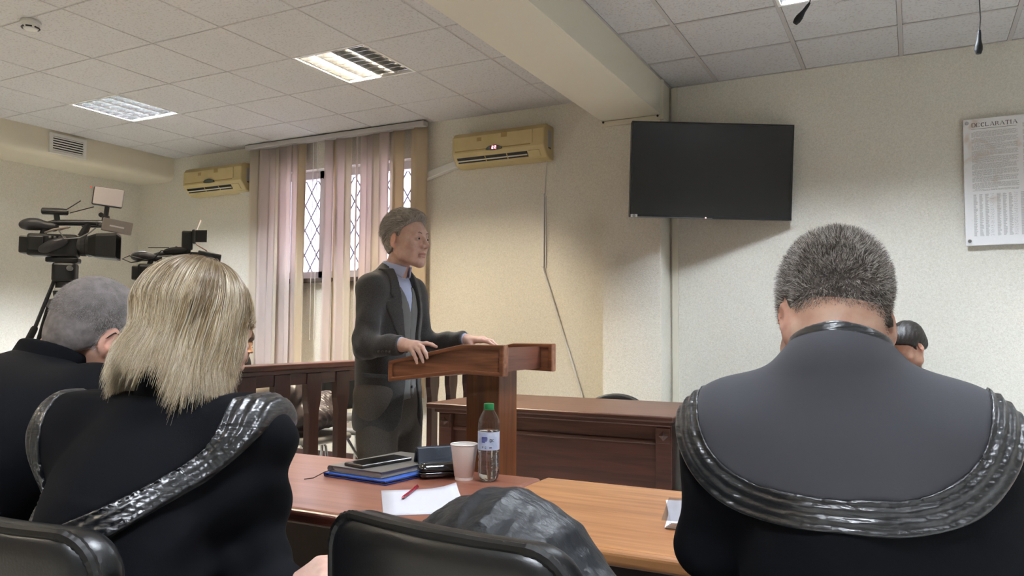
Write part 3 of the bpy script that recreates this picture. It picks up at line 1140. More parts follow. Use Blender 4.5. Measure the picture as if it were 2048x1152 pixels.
def near_desk(x0, x1, y0, y1, top, label):
    t = thing('counsel_desk', ((x0 + x1) / 2, (y0 + y1) / 2, 0), label, 'desk', group='desks in front of the robed people')
    MB().rbox((x0, y0, .715), (x1, y1, .750), .012, 3).build('desktop', top, t, world=True)
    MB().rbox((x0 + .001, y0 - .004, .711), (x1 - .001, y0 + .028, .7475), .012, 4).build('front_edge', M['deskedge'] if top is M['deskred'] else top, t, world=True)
    MB().box((x0 + .05, y1 - .09, .05), (x1 - .05, y1 - .07, .715)).build('modesty_panel', M['deskdark'], t, world=True)
    for xx in (x0 + .02, x1 - .05):
        MB().box((xx, y0 + .06, 0), (xx + .03, y1 - .05, .715)).build('side_panel', M['deskdark'], t, world=True)
    return t


near_desk(-2.60, -1.017, 1.500, 2.165, M['deskred'], 'reddish wooden desk with the bottle, cup and papers on it')
near_desk(-1.012, .75, 1.545, 2.190, M['deskorange'], 'orange brown wooden desk beside the cropped haired man')

# ------------------------------------------------------------------ things on the reddish desk
DZ = .7505


def rz_mat(a):
    return Matrix.Rotation(a, 3, 'Z')


# blue folder under the notebook
t = thing('document_folder', (-1.46, 2.0, DZ), 'shiny blue document folder under the grey notebook', 'folder', rz=math.radians(-6))
M['blue'] = mat('blue_folder_plastic', '#2F5FBF', .25, coat=.4)
MB().rbox((-.135, -.155, 0), (.118, .17, .004), .0015).build('back_cover', mat('folder_blue_dark', '#22306E', .3, coat=.3), t)
MB().rbox((-.125, -.145, .004), (.108, .16, .009), .001).build('papers', mat('folder_paper', '#D5DBEA', .6), t)
fo = MB().rbox((-.135, -.155, .009), (.118, .17, .013), .0015).build('front_cover', M['blue'], t)
MB().tube([(-.135, -.15, .0065), (-.135, .165, .0065)], .0066, 8).build('spine', mat('folder_spine', '#1D2450', .3), t)
# grey notebook
t = thing('notebook', (-1.475, 2.025, DZ + .0135), 'closed grey hard cover notebook lying on the blue folder', 'notebook', rz=math.radians(-5.5))
M['nb'] = mat('notebook_cover', '#5C5A58', .38, bump=(300, .1))
MB().rbox((-.11, -.165, .0), (.105, .165, .0025), .001).build('back_cover', M['nb'], t)
MB().box((-.106, -.161, .0025), (.101, .161, .0165)).build('page_block', mat('page_edges', '#8F877C', .8), t)
MB().rbox((-.11, -.165, .0165), (.105, .165, .0192), .001).build('front_cover', M['nb'], t)
MB().tube([(-.108, -.165, .0096), (-.108, .165, .0096)], .0094, 8).build('spine', M['nb'], t)
MB().tube([(-.09, -.15, .010), (-.10, -.19, .004), (-.112, -.225, -.0105), (-.125, -.25, -.0118)], .0016, 5).build('ribbon', mat('ribbon_dark', '#3A2A28', .8), t)
NZ = DZ + .0135 + .0195
# phone
t = thing('smartphone', (-1.49, 1.975, NZ), 'black smartphone in a dark case on top of the grey notebook', 'phone', rz=math.radians(-12))
MB().rbox((-.043, -.102, 0), (.043, .102, .0105), .004, 3).build('case', mat('phone_case', '#2A2523', .35, coat=.3), t)
MB().rbox((-.039, -.098, .0098), (.039, .098, .0112), .0006).build('screen', mat('phone_screen', '#07080C', .06, coat=.6), t)
MB().rbox((-.0432, -.0405, .003), (-.0425, -.02, .0075), .0003).build('side_button', M['grey'], t)
# wallet standing like a tent
t = thing('wallet', (-1.352, 2.092, DZ), 'dark blue leather wallet standing folded beside the spectacle case', 'wallet', rz=math.radians(52))
M['navy'] = mat('navy_leather', '#1B222E', .38, bump=(220, .25))
for s in (-1, 1):
    R = Matrix.Rotation(s * .36, 3, 'X')
    c = Vector((0, 0, .078))
    MB().rbox((-.068, s * .004 - .006, 0), (.068, s * .004 + .006, .078), .004, 3, R=R, c=c).build('flap', M['navy'], t)
MB().tube([(-.067, 0, .075), (.067, 0, .075)], .0072, 8).build('fold', M['navy'], t)
# spectacle case
t = thing('spectacle_case', (-1.285, 2.022, DZ), 'glossy black spectacle case between the wallet and the paper cup', 'case', rz=math.radians(48))
M['gloss'] = mat('glossy_black_case', '#0B0C10', .14, coat=.8)


def case_fn(P, top):
    d = rbx(P, (0, 0, .024), (.076, .031, .023), .021)
    d = np.minimum(d, 9)
    return smax(d, (.022 - P[:, 2]) if top else (P[:, 2] - .021), .004)


sobj('lid', lambda P: case_fn(P, True), (-.09, -.04, .01), (.09, .04, .055), .003, M['gloss'], t)
sobj('lower_shell', lambda P: case_fn(P, False), (-.09, -.04, -.005), (.09, .04, .03), .003, M['gloss'], t)
MB().rbox((-.02, .0295, .014), (.02, .0325, .030), .001).build('hinge', M['chrome'], t)
# paper cup
t = thing('paper_cup', (-1.212, 2.028, DZ), 'white ribbed paper cup left of the water bottle', 'cup')
MB().lathe([(.0262, .004), (.0272, 0), (.0276, .009), (.0290, .0105), (.0405, .104), (.0385, .104), (.0272, .012), (.001, .012)], 40).build('cup_wall', mat('paper_cup_white', '#F3EBE6', .7, bump=(90, .15)), t, smooth=True)
MB().lathe([(.0388 + .0022 * math.cos(a) + .0012, .105 + .0022 * math.sin(a)) for a in np.linspace(0, 2 * PI, 11)], 40, caps=False).build('rolled_rim', M['white'], t, smooth=True)
# water bottle
t = thing('water_bottle', (-1.136, 2.043, DZ), 'clear plastic water bottle with a green cap on the reddish desk', 'bottle', rz=math.radians(0))


def petal(prof, n=40):
    V, F = [], []
    for r, h in prof:
        for k in range(n):
            a = 2 * PI * k / n
            q = 1 - (.16 * max(0, 1 - h / .03) * (.5 + .5 * math.cos(5 * a)))
            V.append((r * q * math.cos(a), r * q * math.sin(a), h))
    for i in range(len(prof) - 1):
        for k in range(n):
            F.append((i * n + k, i * n + (k + 1) % n, (i + 1) * n + (k + 1) % n, (i + 1) * n + k))
    F.append(tuple(range(n - 1, -1, -1)))
    return V, F


prof = [(.010, .006), (.022, .001), (.029, .008), (.0322, .02), (.0325, .034), (.0315, .038), (.0322, .042), (.0318, .056), (.0300, .064), (.0318, .072), (.0300, .080), (.0322, .088), (.0325, .093),
        (.0322, .094), (.0322, .148), (.0328, .150), (.0332, .158), (.0322, .164), (.0326, .170), (.0305, .182), (.0255, .194), (.019, .205), (.0142, .213), (.0128, .217), (.0128, .224)]
V, F = petal(prof)
obj('bottle_wall', V, F[:-1] + [F[-1]], glassy('bottle_plastic', (.93, .96, .98, 1), .03, 1.5), t, True)
wp = [(max(.002, r - .0012), h + .0008) for r, h in prof if h < .155]
V, F = petal(wp)
n = 40
F.append(tuple((len(wp) - 1) * n + k for k in range(n)))
obj('water', V, F, mat('water', (1, 1, 1, 1), .0, trans=1.0, ior=1.33), t, True)
MB().lathe([(.0150, .2135), (.0155, .2150), (.0155, .2285), (.0145, .2300), (.001, .2303)], 30).build('cap', mat('green_cap', '#1F7A45', .4), t, smooth=True)
MB().lathe([(.0162, .211), (.0162, .2128)], 30).build('cap_ring', mat('green_cap_ring', '#1F7A45', .4), t)
lm = mat('bottle_label', '#C9D6EA', .35, var=(40, '#9FB6DC'))
V, F = [], []
nn = 40
for zz in (.0945, .1475):
    for k in range(nn + 1):
        a = -PI * 1.18 + PI * 1.62 * k / nn
        V.append((.0326 * math.cos(a), .0326 * math.sin(a), zz))
F = [(k, k + 1, nn + 2 + k, nn + 1 + k) for k in range(nn)]
lb = obj('label', V, F, lm, t, True)


def on_label(mb, poly, r=.0330):
    """poly in (angle-along in metres, height) wrapped on the bottle; 0 faces the viewer's side"""
    u0, u1 = min(p[0] for p in poly), max(p[0] for p in poly)
    h0, h1 = min(p[1] for p in poly), max(p[1] for p in poly)
    k = max(1, int((u1 - u0) / .0025))
    n0 = len(mb.v)
    for i in range(k + 1):
        a = -PI / 2 + .28 + (u0 + (u1 - u0) * i / k) / .0326
        for h in (h0, h1):
            mb.v.append((r * math.cos(a), r * math.sin(a), h))
    for i in range(k):
        mb.f.append((n0 + 2 * i, n0 + 2 * i + 2, n0 + 2 * i + 3, n0 + 2 * i + 1))


lg = MB()
for sgn, (h0, h1) in enumerate(((.119, .1365),)):
    for k in range(5):
        za, zb_ = h0 + k * .0035 - .002, h0 + k * .0035 + .0008
        wv = .0105 * math.sqrt(max(.05, 1 - ((za - .127) / .0105) ** 2))
        on_label(lg, [(-.0145, za), (-.0145 + .008 + wv, za), (-.0145 + .008 + wv, zb_), (-.0145, zb_)])
lg.build('label_emblem', mat('label_print_blue', '#44509A', .5), lb)
lt = MB()
for (a0, a1, b0, b1) in [(.0105, .0125, .1185, .128), (.0125, .0155, .1262, .128), (.0125, .0155, .1185, .1203), (.015, .017, .1195, .127), (.0185, .0200, .1205, .126), (.0195, .0225, .1255, .1272), (.0195, .0225, .1193, .121)]:
    on_label(lt, [(a0, b0), (a1, b0), (a1, b1), (a0, b1)])
for (a0, a1, b0, b1) in [(-.013, -.012, .100, .106), (-.012, -.0095, .105, .106), (-.012, -.0095, .1025, .1035), (-.0095, -.0085, .103, .1055), (-.004, -.003, .100, .106), (-.003, 0, .105, .106), (-.003, 0, .100, .101), (-.001, 0, .100, .103), (.009, .017, .101, .1035)]:
    on_label(lt, [(a0, b0), (a1, b0), (a1, b1), (a0, b1)])
lt.build('label_lettering', mat('label_print_dark', '#23262C', .5), lb)
# sheets and pen


def sheet(x, y, rz, label, z=DZ, w=.21, h=.297, lift=.0):
    t = thing('paper_sheet', (x, y, z), label, 'paper', rz=rz)
    V, F = [], []
    nx, ny = 7, 9
    for j in range(ny):
        for i in range(nx):
            u, v = i / (nx - 1) - .5, j / (ny - 1) - .5
            V.append((u * w, v * h, .0012 + lift * max(0, v + u - .55) ** 2 * 4))
    for j in range(ny - 1):
        for i in range(nx - 1):
            F.append((j * nx + i, j * nx + i + 1, (j + 1) * nx + i + 1, (j + 1) * nx + i))
    o = obj('sheet', V, F, mat('paper_white', '#C6C6CE', .75), t, True)
    s = o.modifiers.new('thick', 'SOLIDIFY')
    s.thickness = .001
    return t


sheet(-1.152, 1.718, math.radians(38), 'blank white sheet of paper with a red pen lying on it', lift=.02)
sheet(-.905, 1.62, math.radians(20), 'white sheet of paper tucked under the black jacket', z=DZ)
t = thing('ballpoint_pen', (-1.228, 1.77, DZ + .0023), 'thin red ballpoint pen on the white sheet', 'pen', rz=math.radians(19))
M['penred'] = mat('pen_red_plastic', '#8E1830', .25, coat=.4)
MB().lathe([(.0012, -.078), (.0018, -.076), (.0038, -.068), (.0042, -.06), (.0042, .05)], 14, (0, 0, .0043), 'y').build('barrel', M['penred'], t, smooth=True)
MB().lathe([(.0046, .045), (.0046, .074), (.003, .078)], 14, (0, 0, .0046), 'y').build('cap', M['penred'], t, smooth=True)
MB().rbox((-.001, .045, .009), (.001, .076, .0105), .0004).build('clip', M['penred'], t)
t = thing('paper_scrap', (-1.745, 1.83, DZ), 'tiny white paper scrap beside the blonde woman', 'paper')
MB().rbox((-.012, -.006, .0), (.012, .006, .0022), .0005, R=rz_mat(.4)).build('scrap', M['white'], t)
# stacked papers in plastic at the right
t = thing('paper_stack', (-.435, 1.89, DZ), 'white papers in a clear sleeve beside the cropped haired man', 'papers', rz=math.radians(12))
for k in range(5):
    MB().box((-.105, -.12, .0012 + k * .0035), (.105, .12, .0028 + k * .0035), rz_mat(.03 * k)).build('sheet', mat('stack_paper', '#E6E6EA', .7), t)
MB().rbox((-.112, -.125, .0190), (.110, .125, .0200), .0003).build('plastic_sleeve', glassy('sleeve_plastic', (.95, .95, .97, 1), .08, 1.5), t)

# ------------------------------------------------------------------ black leather chairs of the front row
M['leather'] = mat('black_leather', '#101012', .33, bump=(260, .22, .001), spec=.6)
M['leather2'] = mat('black_leather_piping', '#0A0A0B', .42)


def leather_chair(x, y, rz, label, ztop=.94, backw=.205, back=True):
    t = thing('office_chair', (x, y, 0), label, 'chair', rz=rz)
    z0 = .58

    def fn(P):
        yy = P[:, 1] - .55 * P[:, 0] ** 2 + .10 * (P[:, 2] - .75) ** 2
        q = np.abs(np.stack([P[:, 0], P[:, 2] - (ztop + z0) / 2], 1)) - np.array([backw - .065, (ztop - z0) / 2 - .065], dtype=np.float32)
        d2 = np.sqrt(np.sum(np.maximum(q, 0) ** 2, 1)) + np.minimum(np.max(q, 1), 0) - .065
        return smax(d2, np.abs(yy) - .036, .035)
    if back:
        bk = sobj('backrest', fn, (-backw - .03, -.09, z0 - .03), (backw + .03, .12, ztop + .03), .006, M['leather'], t, it=2)
        pts = []
        rr_ = .058
        hw, hz0, hz1 = backw - .004, z0 + .004, ztop - .004
        for cx, cz, a0 in ((hw - rr_, hz1 - rr_, 0), (-hw + rr_, hz1 - rr_, 90), (-hw + rr_, hz0 + rr_, 180), (hw - rr_, hz0 + rr_, 270)):
            for k in range(9):
                a = math.radians(a0 + k * 11.25)
                pts.append((cx + rr_ * math.cos(a), 0, cz + rr_ * math.sin(a)))
        pts.append(pts[0])
        P2 = []
        rs = []
        for i in range(len(pts) - 1):
            for k in range(4):
                p = Vector(pts[i]).lerp(Vector(pts[i + 1]), k / 4)
                j = i * 4 + k
                P2.append((p.x, .55 * p.x ** 2 - .10 * (p.z - .75) ** 2 - .022, p.z))
                rs.append(.0082 + .0005 * math.sin(j * 1.9) + .0004 * math.sin(j * .7))
        P2.append(P2[0])
        rs.append(rs[0])
        MB().tube(P2, rs, 8, caps=False).build('piping', M['leather2'], bk, smooth=True)
        MB().rbox((-.03, -.045, .40), (.03, -.02, .70), .006).build('back_bar', M['black'], t)

    def sfn(P):
        return rbx(P, (0, .24, .455), (.23, .23, .045), .04)
    sobj('seat', sfn, (-.26, -.02, .39), (.26, .5, .52), .010, M['leather'], t)
    MB().lathe([(.025, .10), (.025, .40)], 14, (0, .24, 0)).build('gas_column', M['chrome'], t)
    MB().lathe([(.05, .06), (.05, .12), (.03, .14)], 16, (0, .24, 0)).build('hub', M['black'], t)
    for k in range(5):
        a = 2 * PI * k / 5 + .3
        e = (.29 * math.cos(a), .24 + .29 * math.sin(a), .065)
        lg_ = MB().tube([(0, .24, .10), e], [.024, .016], 8).build('leg', M['black'], t)
        MB().lathe([(.025, -.012), (.025, .012)], 14, (e[0], e[1], .026), 'y').build('caster', M['blackrough'], lg_)
    return t


leather_chair(-.562, .88, math.radians(-7), 'empty black leather office chair with a jacket on its seat')
leather_chair(-1.135, .64, math.radians(3), 'black leather office chair behind the blonde woman', ztop=.935)

def f32(*a):
    return np.array(a, dtype=np.float32)

leather_chair(-1.80, .47, 0, 'black leather office chair of the bowed grey haired man')
leather_chair(-.045, .95, math.radians(30), 'low black seat under the cropped haired man', back=False)
leather_chair(.05, 5.42, math.radians(160), 'black seat under the dark haired man at the far desk', back=False)


# jacket heaped on the empty chair
M['nylon'] = mat('black_nylon', '#1A1C20', .46, bump=(26, .6, .012), spec=.45, stretch=(1, 2.2, 1))


def folds(P, a, f, s=0):
    return a * (np.sin(P[:, 0] * f + 2.1 * np.sin(P[:, 2] * f * .35 + s)) * .6 + np.sin(P[:, 1] * f * .8 + P[:, 2] * f * .6 + 1.3 + s) * .4)


t = thing('jacket', (-.55, 1.08, .50), 'black nylon jacket heaped in a rounded dome on the empty chair', 'jacket')


def heap(P):
    d = ell(P, (-.575, 1.085, .78), (.190, .125, .176))
    d = smin(d, ell(P, (-.55, 1.08, .60), (.19, .13, .12)), .08)
    d = smin(d, cone(P, (-.42, 1.06, .80), (-.385, 1.05, .60), .055, .045), .05)
    u = P[:, 0] * .85 + P[:, 2] * .5
    q = P - f32(-.70, 1.0, .70)
    an = np.arctan2(q[:, 2], q[:, 0])
    rad_ = np.sqrt(q[:, 0] ** 2 + q[:, 2] ** 2)
    w1 = np.abs(np.sin(an * 17 + 1.3 * np.sin(rad_ * 30) + P[:, 1] * 9))
    w2 = np.abs(np.sin(u * 62 + 1.9 * np.sin(P[:, 2] * 31) + 2 * np.sin(P[:, 0] * 19)))
    fade = np.exp(-((rad_ - .20) / .13) ** 2)
    d = d + .006 * (w1 ** .6) * fade + .0035 * w2 + .003 * np.sin(P[:, 0] * 31 + P[:, 2] * 17)
    r2 = np.clip((.84 - P[:, 2]) / .12, 0, 1)
    d = d + r2 * .010 * np.sin(P[:, 0] * 60 + 3 * np.sin(P[:, 2] * 30))
    return smax(d, .502 - P[:, 2], .02)


jk = sobj('shell', heap, (-.80, .90, .48), (-.32, 1.26, .99), .006, M['nylon'], t, it=1, world=True)
MB().tube([(-.66, .975, .865), (-.62, .957, .872), (-.57, .952, .868), (-.52, .955, .866), (-.47, .965, .855), (-.43, .985, .84)], .0035, 6).build('seam', M['blackrough'], jk, world=True)

# far black chair behind the long desk
t = thing('office_chair', (-1.80, 5.05, 0), 'dark rounded chair back showing above the long desk', 'chair', rz=PI)


def cfn(P):
    yy = P[:, 1] - .9 * P[:, 0] ** 2
    d2 = ell(np.stack([P[:, 0], P[:, 2] * 0, P[:, 2]], 1), (0, 0, .62), (.24, .24, .155))
    return smax(d2, np.abs(yy) - .018, .02)


sobj('backrest', cfn, (-.26, -.05, .42), (.26, .12, .80), .008, mat('dark_chair_plastic', '#1B1D20', .4), t)
sobj('seat', lambda P: rbx(P, (0, .25, .44), (.22, .21, .03), .028), (-.25, .02, .38), (.25, .5, .50), .010, M['blackrough'], t)
for sx in (-1, 1):
    for yy in (.08, .42):
        MB().tube([(sx * .18, yy, .42), (sx * .21, yy + (.03 if yy > .2 else -.03), .0)], .012, 8).build('leg', M['chrome'], t)
MB().tube([(-.06, -.012, .42), (-.06, .006, .60)], .012, 8).tube([(.06, -.012, .42), (.06, .006, .60)], .012, 8).build('back_bar', M['black'], t)

# ------------------------------------------------------------------ video cameras on tripods
M['camblack'] = mat('camera_black', '#121214', .42, bump=(200, .1))
M['camrub'] = mat('camera_eyecup_rubber', '#2A2A2E', .5)
M['camsilver'] = mat('camera_screen_lid', '#8A8078', .35, metal=.4)
M['diff'] = mat('lamp_diffuser', '#CFC6C4', .6)


def camcorder(loc, rz, sc, kind, label):
    t = thing('video_camera', loc, label, 'video camera', rz=rz)
    t.scale = (sc, sc, sc)
    bd = MB().rbox((-.055, -.21, .0), (.055, .02, .115), .014, 3).build('body', M['camblack'], t)
    MB().rbox((.052, -.20, .03), (.066, -.13, .10), .006).build('side_panel', M['camblack'], bd)
    MB().rbox((-.05, -.245, .012), (.05, -.20, .10), .008).build('battery', M['black'], t)
    for k in range(4):
        MB().lathe([(.006, .066), (.007, .073), (.004, .076)], 10, (0, -.10 + .022 * k, .095), 'x').build('dial', M['grey'], bd)
    # padded hand strap
    sobj('hand_strap', lambda P: ell(P, (.066, -.085, .055), (.022, .075, .03), rotm(.45)), (.03, -.18, .0), (.10, .02, .11), .005, M['camrub'], t)
    ln = MB().lathe([(.046, .0), (.052, .02), (.052, .06), (.056, .065), (.056, .085)], 24, (0, 0, .062), 'y').build('lens', M['black'], t, smooth=True)
    MB().lathe([(.0535, .03), (.0545, .032), (.0545, .052), (.0535, .054)], 24, (0, 0, .062), 'y').build('focus_ring', M['blackrough'], ln)
    # flared rectangular hood, hollow
    def ring(hx, hz, y, rad=.016):
        out = []
        for cx, cz, a0 in ((hx - rad, hz - rad, 0), (-hx + rad, hz - rad, 90), (-hx + rad, -hz + rad, 180), (hx - rad, -hz + rad, 270)):
            for k in range(4):
                a = math.radians(a0 + k * 30)
                out.append((cx + rad * math.cos(a), y, .062 + cz + rad * math.sin(a)))
        return out
    rings = [ring(.058, .05, .07), ring(.082, .062, .11), ring(.088, .068, .205), ring(.080, .060, .204), ring(.070, .052, .11), ring(.05, .045, .09)]
    V, F = [], []
    for r in rings:
        V += r
    for i in range(len(rings) - 1):
        for k in range(16):
            F.append((i * 16 + k, i * 16 + (k + 1) % 16, (i + 1) * 16 + (k + 1) % 16, (i + 1) * 16 + k))
    obj('lens_hood', V, F, M['black'], t)
    MB().lathe([(.042, .088), (.03, .094), (.001, .097)], 20, (0, 0, .062), 'y').build('front_glass', mat('lens_glass', '#10131C', .05, coat=1), ln, smooth=True)
    # handle
    h = MB().tube([(0, -.15, .11), (0, -.135, .165), (0, -.10, .178), (0, .10, .186), (0, .16, .182)], [.016, .018, .016, .016, .02], 10).build('handle', M['camblack'], t, smooth=True)
    MB().tube([(0, .06, .182), (0, .03, .11)], [.016, .022], 8).build('handle_post', M['camblack'], t, smooth=True)
    MB().rbox((-.03, .10, .165), (.03, .20, .195), .008).build('microphone_mount', M['camblack'], t)
    MB().lathe([(.011, .0), (.012, .02), (.012, .16), (.008, .17)], 12, (-.045, .02, .178), 'y').build('shotgun_microphone', M['blackrough'], t)
    # rubber eyepiece
    sobj('eyepiece', lambda P: smin(ell(P, (0, -.205, .165), (.036, .055, .032), rotm(.12)), cone(P, (0, -.17, .163), (0, -.10, .155), .026, .024), .02), (-.06, -.28, .11), (.06, -.07, .22), .005, M['camrub'], t)
    # flip-out monitor
    R = Matrix.Rotation(math.radians(-8), 3, 'X') @ Matrix.Rotation(math.radians(20), 3, 'Z')
    c = Vector((.05, .20, .165))
    lid = MB().rbox((.046, .13, .132), (.060, .275, .200), .005, R=R, c=c).build('monitor', M['camsilver'] if kind == 0 else M['black'], t)
    MB().rbox((.0598, .165, .160), (.0606, .235, .168), .0004, R=R, c=c).build('monitor_marking', M['diff'] if kind == 0 else M['grey'], lid)
    MB().tube([(.03, .12, .17), (.052, .14, .166)], .012, 8).build('monitor_hinge', M['black'], t)
    if kind == 0:
        # radio receiver with two aerials
        rc = MB().lathe([(.012, -.16), (.018, -.155), (.019, -.09), (.017, -.04), (.010, -.035)], 12, (0, 0, .236), 'y').build('receiver', M['camblack'], t)
        MB().tube([(0, -.09, .22), (0, -.085, .185)], .014, 8).build('receiver_shoe', M['black'], t)
        MB().tube([(0, -.05, .245), (.0, .02, .30)], .0028, 6).build('aerial', M['black'], rc)
        MB().tube([(0, -.03, .232), (.02, .085, .268)], .0028, 6).build('aerial', M['black'], rc)
        lp = MB().rbox((-.012, .075, .275), (.02, .22, .375), .008, R=Matrix.Rotation(-.10, 3, 'X'), c=(0, .14, .32)).build('lamp_housing', M['black'], t)
        MB().rbox((.018, .082, .280), (.026, .222, .372), .004, R=Matrix.Rotation(-.10, 3, 'X'), c=(0, .14, .32)).build('lamp_diffuser', M['diff'], lp)
        MB().lathe([(.004, .016), (.004, .026)], 8, (0, .07, .372), 'x').build('lamp_indicator', mat('red_dot', '#E0402E', .4), lp)
        MB().tube([(0, .14, .19), (0, .14, .225)], [.022, .018], 10).tube([(0, .14, .225), (0, .145, .285)], [.012, .012], 8).build('lamp_mount', M['black'], t)
        MB().lathe([(.013, -.03), (.013, -.01)], 10, (0, .115, .232), 'x').build('lamp_knob', M['black'], t)
        MB().tube([(.03, -.02, .155), (.08, -.06, .13), (.10, -.03, .085), (.10, .04, .095), (.075, .08, .125), (.04, .10, .155)], .004, 6).build('cable', M['grey'], t)
        MB().tube([(.04, -.13, .12), (.075, -.08, .135), (.06, -.02, .15)], .006, 6).build('cable', M['camsilver'], t)
    else:
        lp = MB().rbox((-.03, .035, .215), (.03, .10, .335), .010).build('lamp_housing', M['black'], t)
        MB().rbox((-.036, .095, .255), (.036, .118, .345), .008).build('lamp_head', M['black'], lp)
        MB().rbox((-.030, .112, .262), (.030, .122, .338), .004).build('lamp_diffuser', M['diff'], lp)
        for nm, lo, hi, R, c, mm in (('barn_door', (-.03, .118, .345), (.03, .122, .415), Matrix.Rotation(-.35, 3, 'X'), (0, .12, .345), M['diff']),
                                     ('barn_door', (.036, .118, .262), (.040, .192, .340), Matrix.Rotation(-.35, 3, 'Z'), (.036, .118, .3), M['blackrough']),
                                     ('barn_door', (-.03, .12, .250), (.03, .20, .254), Matrix.Rotation(-.55, 3, 'X'), (0, .12, .252), mat('barn_door_amber', '#8A5A48', .5))):
            MB().rbox(lo, hi, .0015, R=R, c=c).build(nm, mm, lp)
        MB().tube([(0, .07, .195), (0, .07, .22)], .02, 10).build('lamp_mount', M['black'], t)
        MB().tube([(0, -.16, .22), (0, -.04, .225)], .003, 6).build('aerial', M['black'], t)
        sobj('wind_muff', lambda P: ell(P, (.02, -.0, .205), (.022, .075, .024), rotm(.12)), (-.02, -.1, .16), (.06, .1, .25), .006, M['blackrough'], t)
        MB().tube([(.02, -.16, .14), (.05, -.26, .16), (.04, -.30, .14), (.03, -.25, .12), (.03, -.12, .15), (.04, -.08, .20), (.03, .0, .20)], .004, 6).build('cable', M['black'], t)
        MB().tube([(.05, -.10, .16), (.07, -.02, .17), (.07, .06, .15), (.05, .10, .18)], .004, 6).build('cable', M['grey'], t)
        MB().tube([(.0, .04, .22), (-.02, .0, .235), (0, -.03, .20)], .003, 6).build('cable', M['black'], t)
    return t


def tripod(loc, rz, h, label, handle_rz, spread=.42, hl=(.13, .36, .175, .47)):
    t = thing('tripod', (loc[0], loc[1], 0), label, 'tripod', rz=rz)
    MB().rbox((-.045, -.09, h - .028), (.045, .06, h - .002), .006).build('mounting_plate', M['camblack'], t)
    hd = MB().rbox((-.05, -.06, h - .13), (.05, .05, h - .028), .014).build('fluid_head', M['camblack'], t)
    MB().lathe([(.035, -.075), (.038, -.05)], 16, (0, 0, h - .075), 'x').build('tilt_knob', M['black'], hd)
    MB().lathe([(.012, .05), (.014, .085), (.008, .09)], 10, (0, .03, h - .06), 'x').build('lock_lever', M['grey'], hd)
    MB().lathe([(.048, h - .16), (.05, h - .13)], 20).build('pan_base', M['camblack'], t)
    MB().lathe([(.052, h - .175), (.053, h - .16)], 24).build('scale_ring', mat('tripod_ring_pale', '#C9C9C8', .5), t)
    MB().lathe([(.03, h - .26), (.055, h - .20), (.058, h - .175)], 24).build('bowl', M['black'], t)
    MB().rbox((-.075, -.075, h - .27), (.075, .075, h - .215), .02, R=rz_mat(.5)).build('spider', mat('tripod_grey', '#4A4A52', .4, metal=.3), t)
    MB().rbox((-.078, -.012, h - .25), (-.070, .012, h - .225), .003, R=rz_mat(-.1)).build('spirit_level', mat('level_green', '#3FA08A', .3), t)
    for k in range(3):
        a = 2 * PI * k / 3 + .2
        d = Vector((math.cos(a), math.sin(a), 0))
        top = d * .07 + Vector((0, 0, h - .24))
        bot = d * spread
        n = Vector((-d.y, d.x, 0)) * .018
        lg_ = MB().tube([top + n, top.lerp(bot, .6) + n], .011, 8).tube([top - n, top.lerp(bot, .6) - n], .011, 8).tube([top.lerp(bot, .5), bot + Vector((0, 0, .02))], .012, 8).build('leg', M['black'], t)
        MB().lathe([(.02, 0), (.022, .02), (.012, .04)], 12, bot).build('foot', M['blackrough'], lg_)
    d = Vector((math.cos(handle_rz), math.sin(handle_rz), 0))
    a0 = d * .05 + Vector((0, 0, h - .10))
    a1 = d * hl[0] + Vector((0, 0, h - hl[1]))
    a2 = d * hl[2] + Vector((0, 0, h - hl[3]))
    hd_ = MB().tube([a0, a0.lerp(a1, .12) + Vector((0, 0, -.01)), a1], .0095, 8).build('pan_handle', M['black'], t)
    MB().tube([a1, a1.lerp(a2, .1), a2.lerp(a1, .1), a2], [.013, .017, .018, .014], 12).build('grip', M['blackrough'], hd_, smooth=True)
    return t


camcorder((-3.88, 2.515, 1.565), math.radians(-44), 1.0, 0, 'black video camera with a square lamp and aerials, on the leftmost tripod')
tripod((-3.905, 2.49), math.radians(-44), 1.563, 'black tripod with a long pan handle behind the bowed grey haired man', math.radians(295))
camcorder((-4.17, 3.37, 1.487), math.radians(-44), 1.0, 1, 'black video camera with open barn doors, above the blonde woman')
tripod((-4.19, 3.35), math.radians(-44), 1.485, 'black tripod mostly hidden behind the blonde woman', math.radians(-150), .28, (.30, .24, .42, .27))

# ------------------------------------------------------------------ public seats behind the railing
M['seatpad'] = mat('grey_seat_pad', '#7B7A78', .6)
M['padblack'] = mat('black_seat_fabric', '#1A1A1C', .8, bump=(300, .2))


def public_chair(x, y, rz, label):
    t = thing('public_chair', (x, y, 0), label, 'chair', rz=rz, group='chairs of the public behind the railing')
    sobj('seat', lambda P: rbx(P, (0, 0, .455), (.22, .21, .025), .024), (-.25, -.24, .40), (.25, .24, .50), .010, M['seatpad'], t)
    sobj('backrest', lambda P: smax(rbx(P, (0, -.23, .735), (.215, .07, .160), .06), np.abs(P[:, 1] + .23 - .8 * P[:, 0] ** 2) - .016, .015), (-.24, -.30, .55), (.24, -.13, .99), .010, M['padblack'], t)
    for sx in (-1, 1):
        MB().tube([(sx * .20, .21, .0), (sx * .205, .17, .25), (sx * .21, .05, .40), (sx * .20, -.12, .445)], .011, 8).build('leg', M['chrome'], t)
        MB().tube([(sx * .20, -.24, .0), (sx * .20, -.20, .30), (sx * .20, -.215, .50), (sx * .19, -.25, .70)], .011, 8).build('leg', M['chrome'], t)
    MB().tube([(-.20, -.20, .42), (.20, -.20, .42)], .010, 8).build('cross_bar', M['chrome'], t)
    MB().tube([(-.20, .12, .42), (.20, .12, .42)], .010, 8).build('cross_bar', M['chrome'], t)
    return t


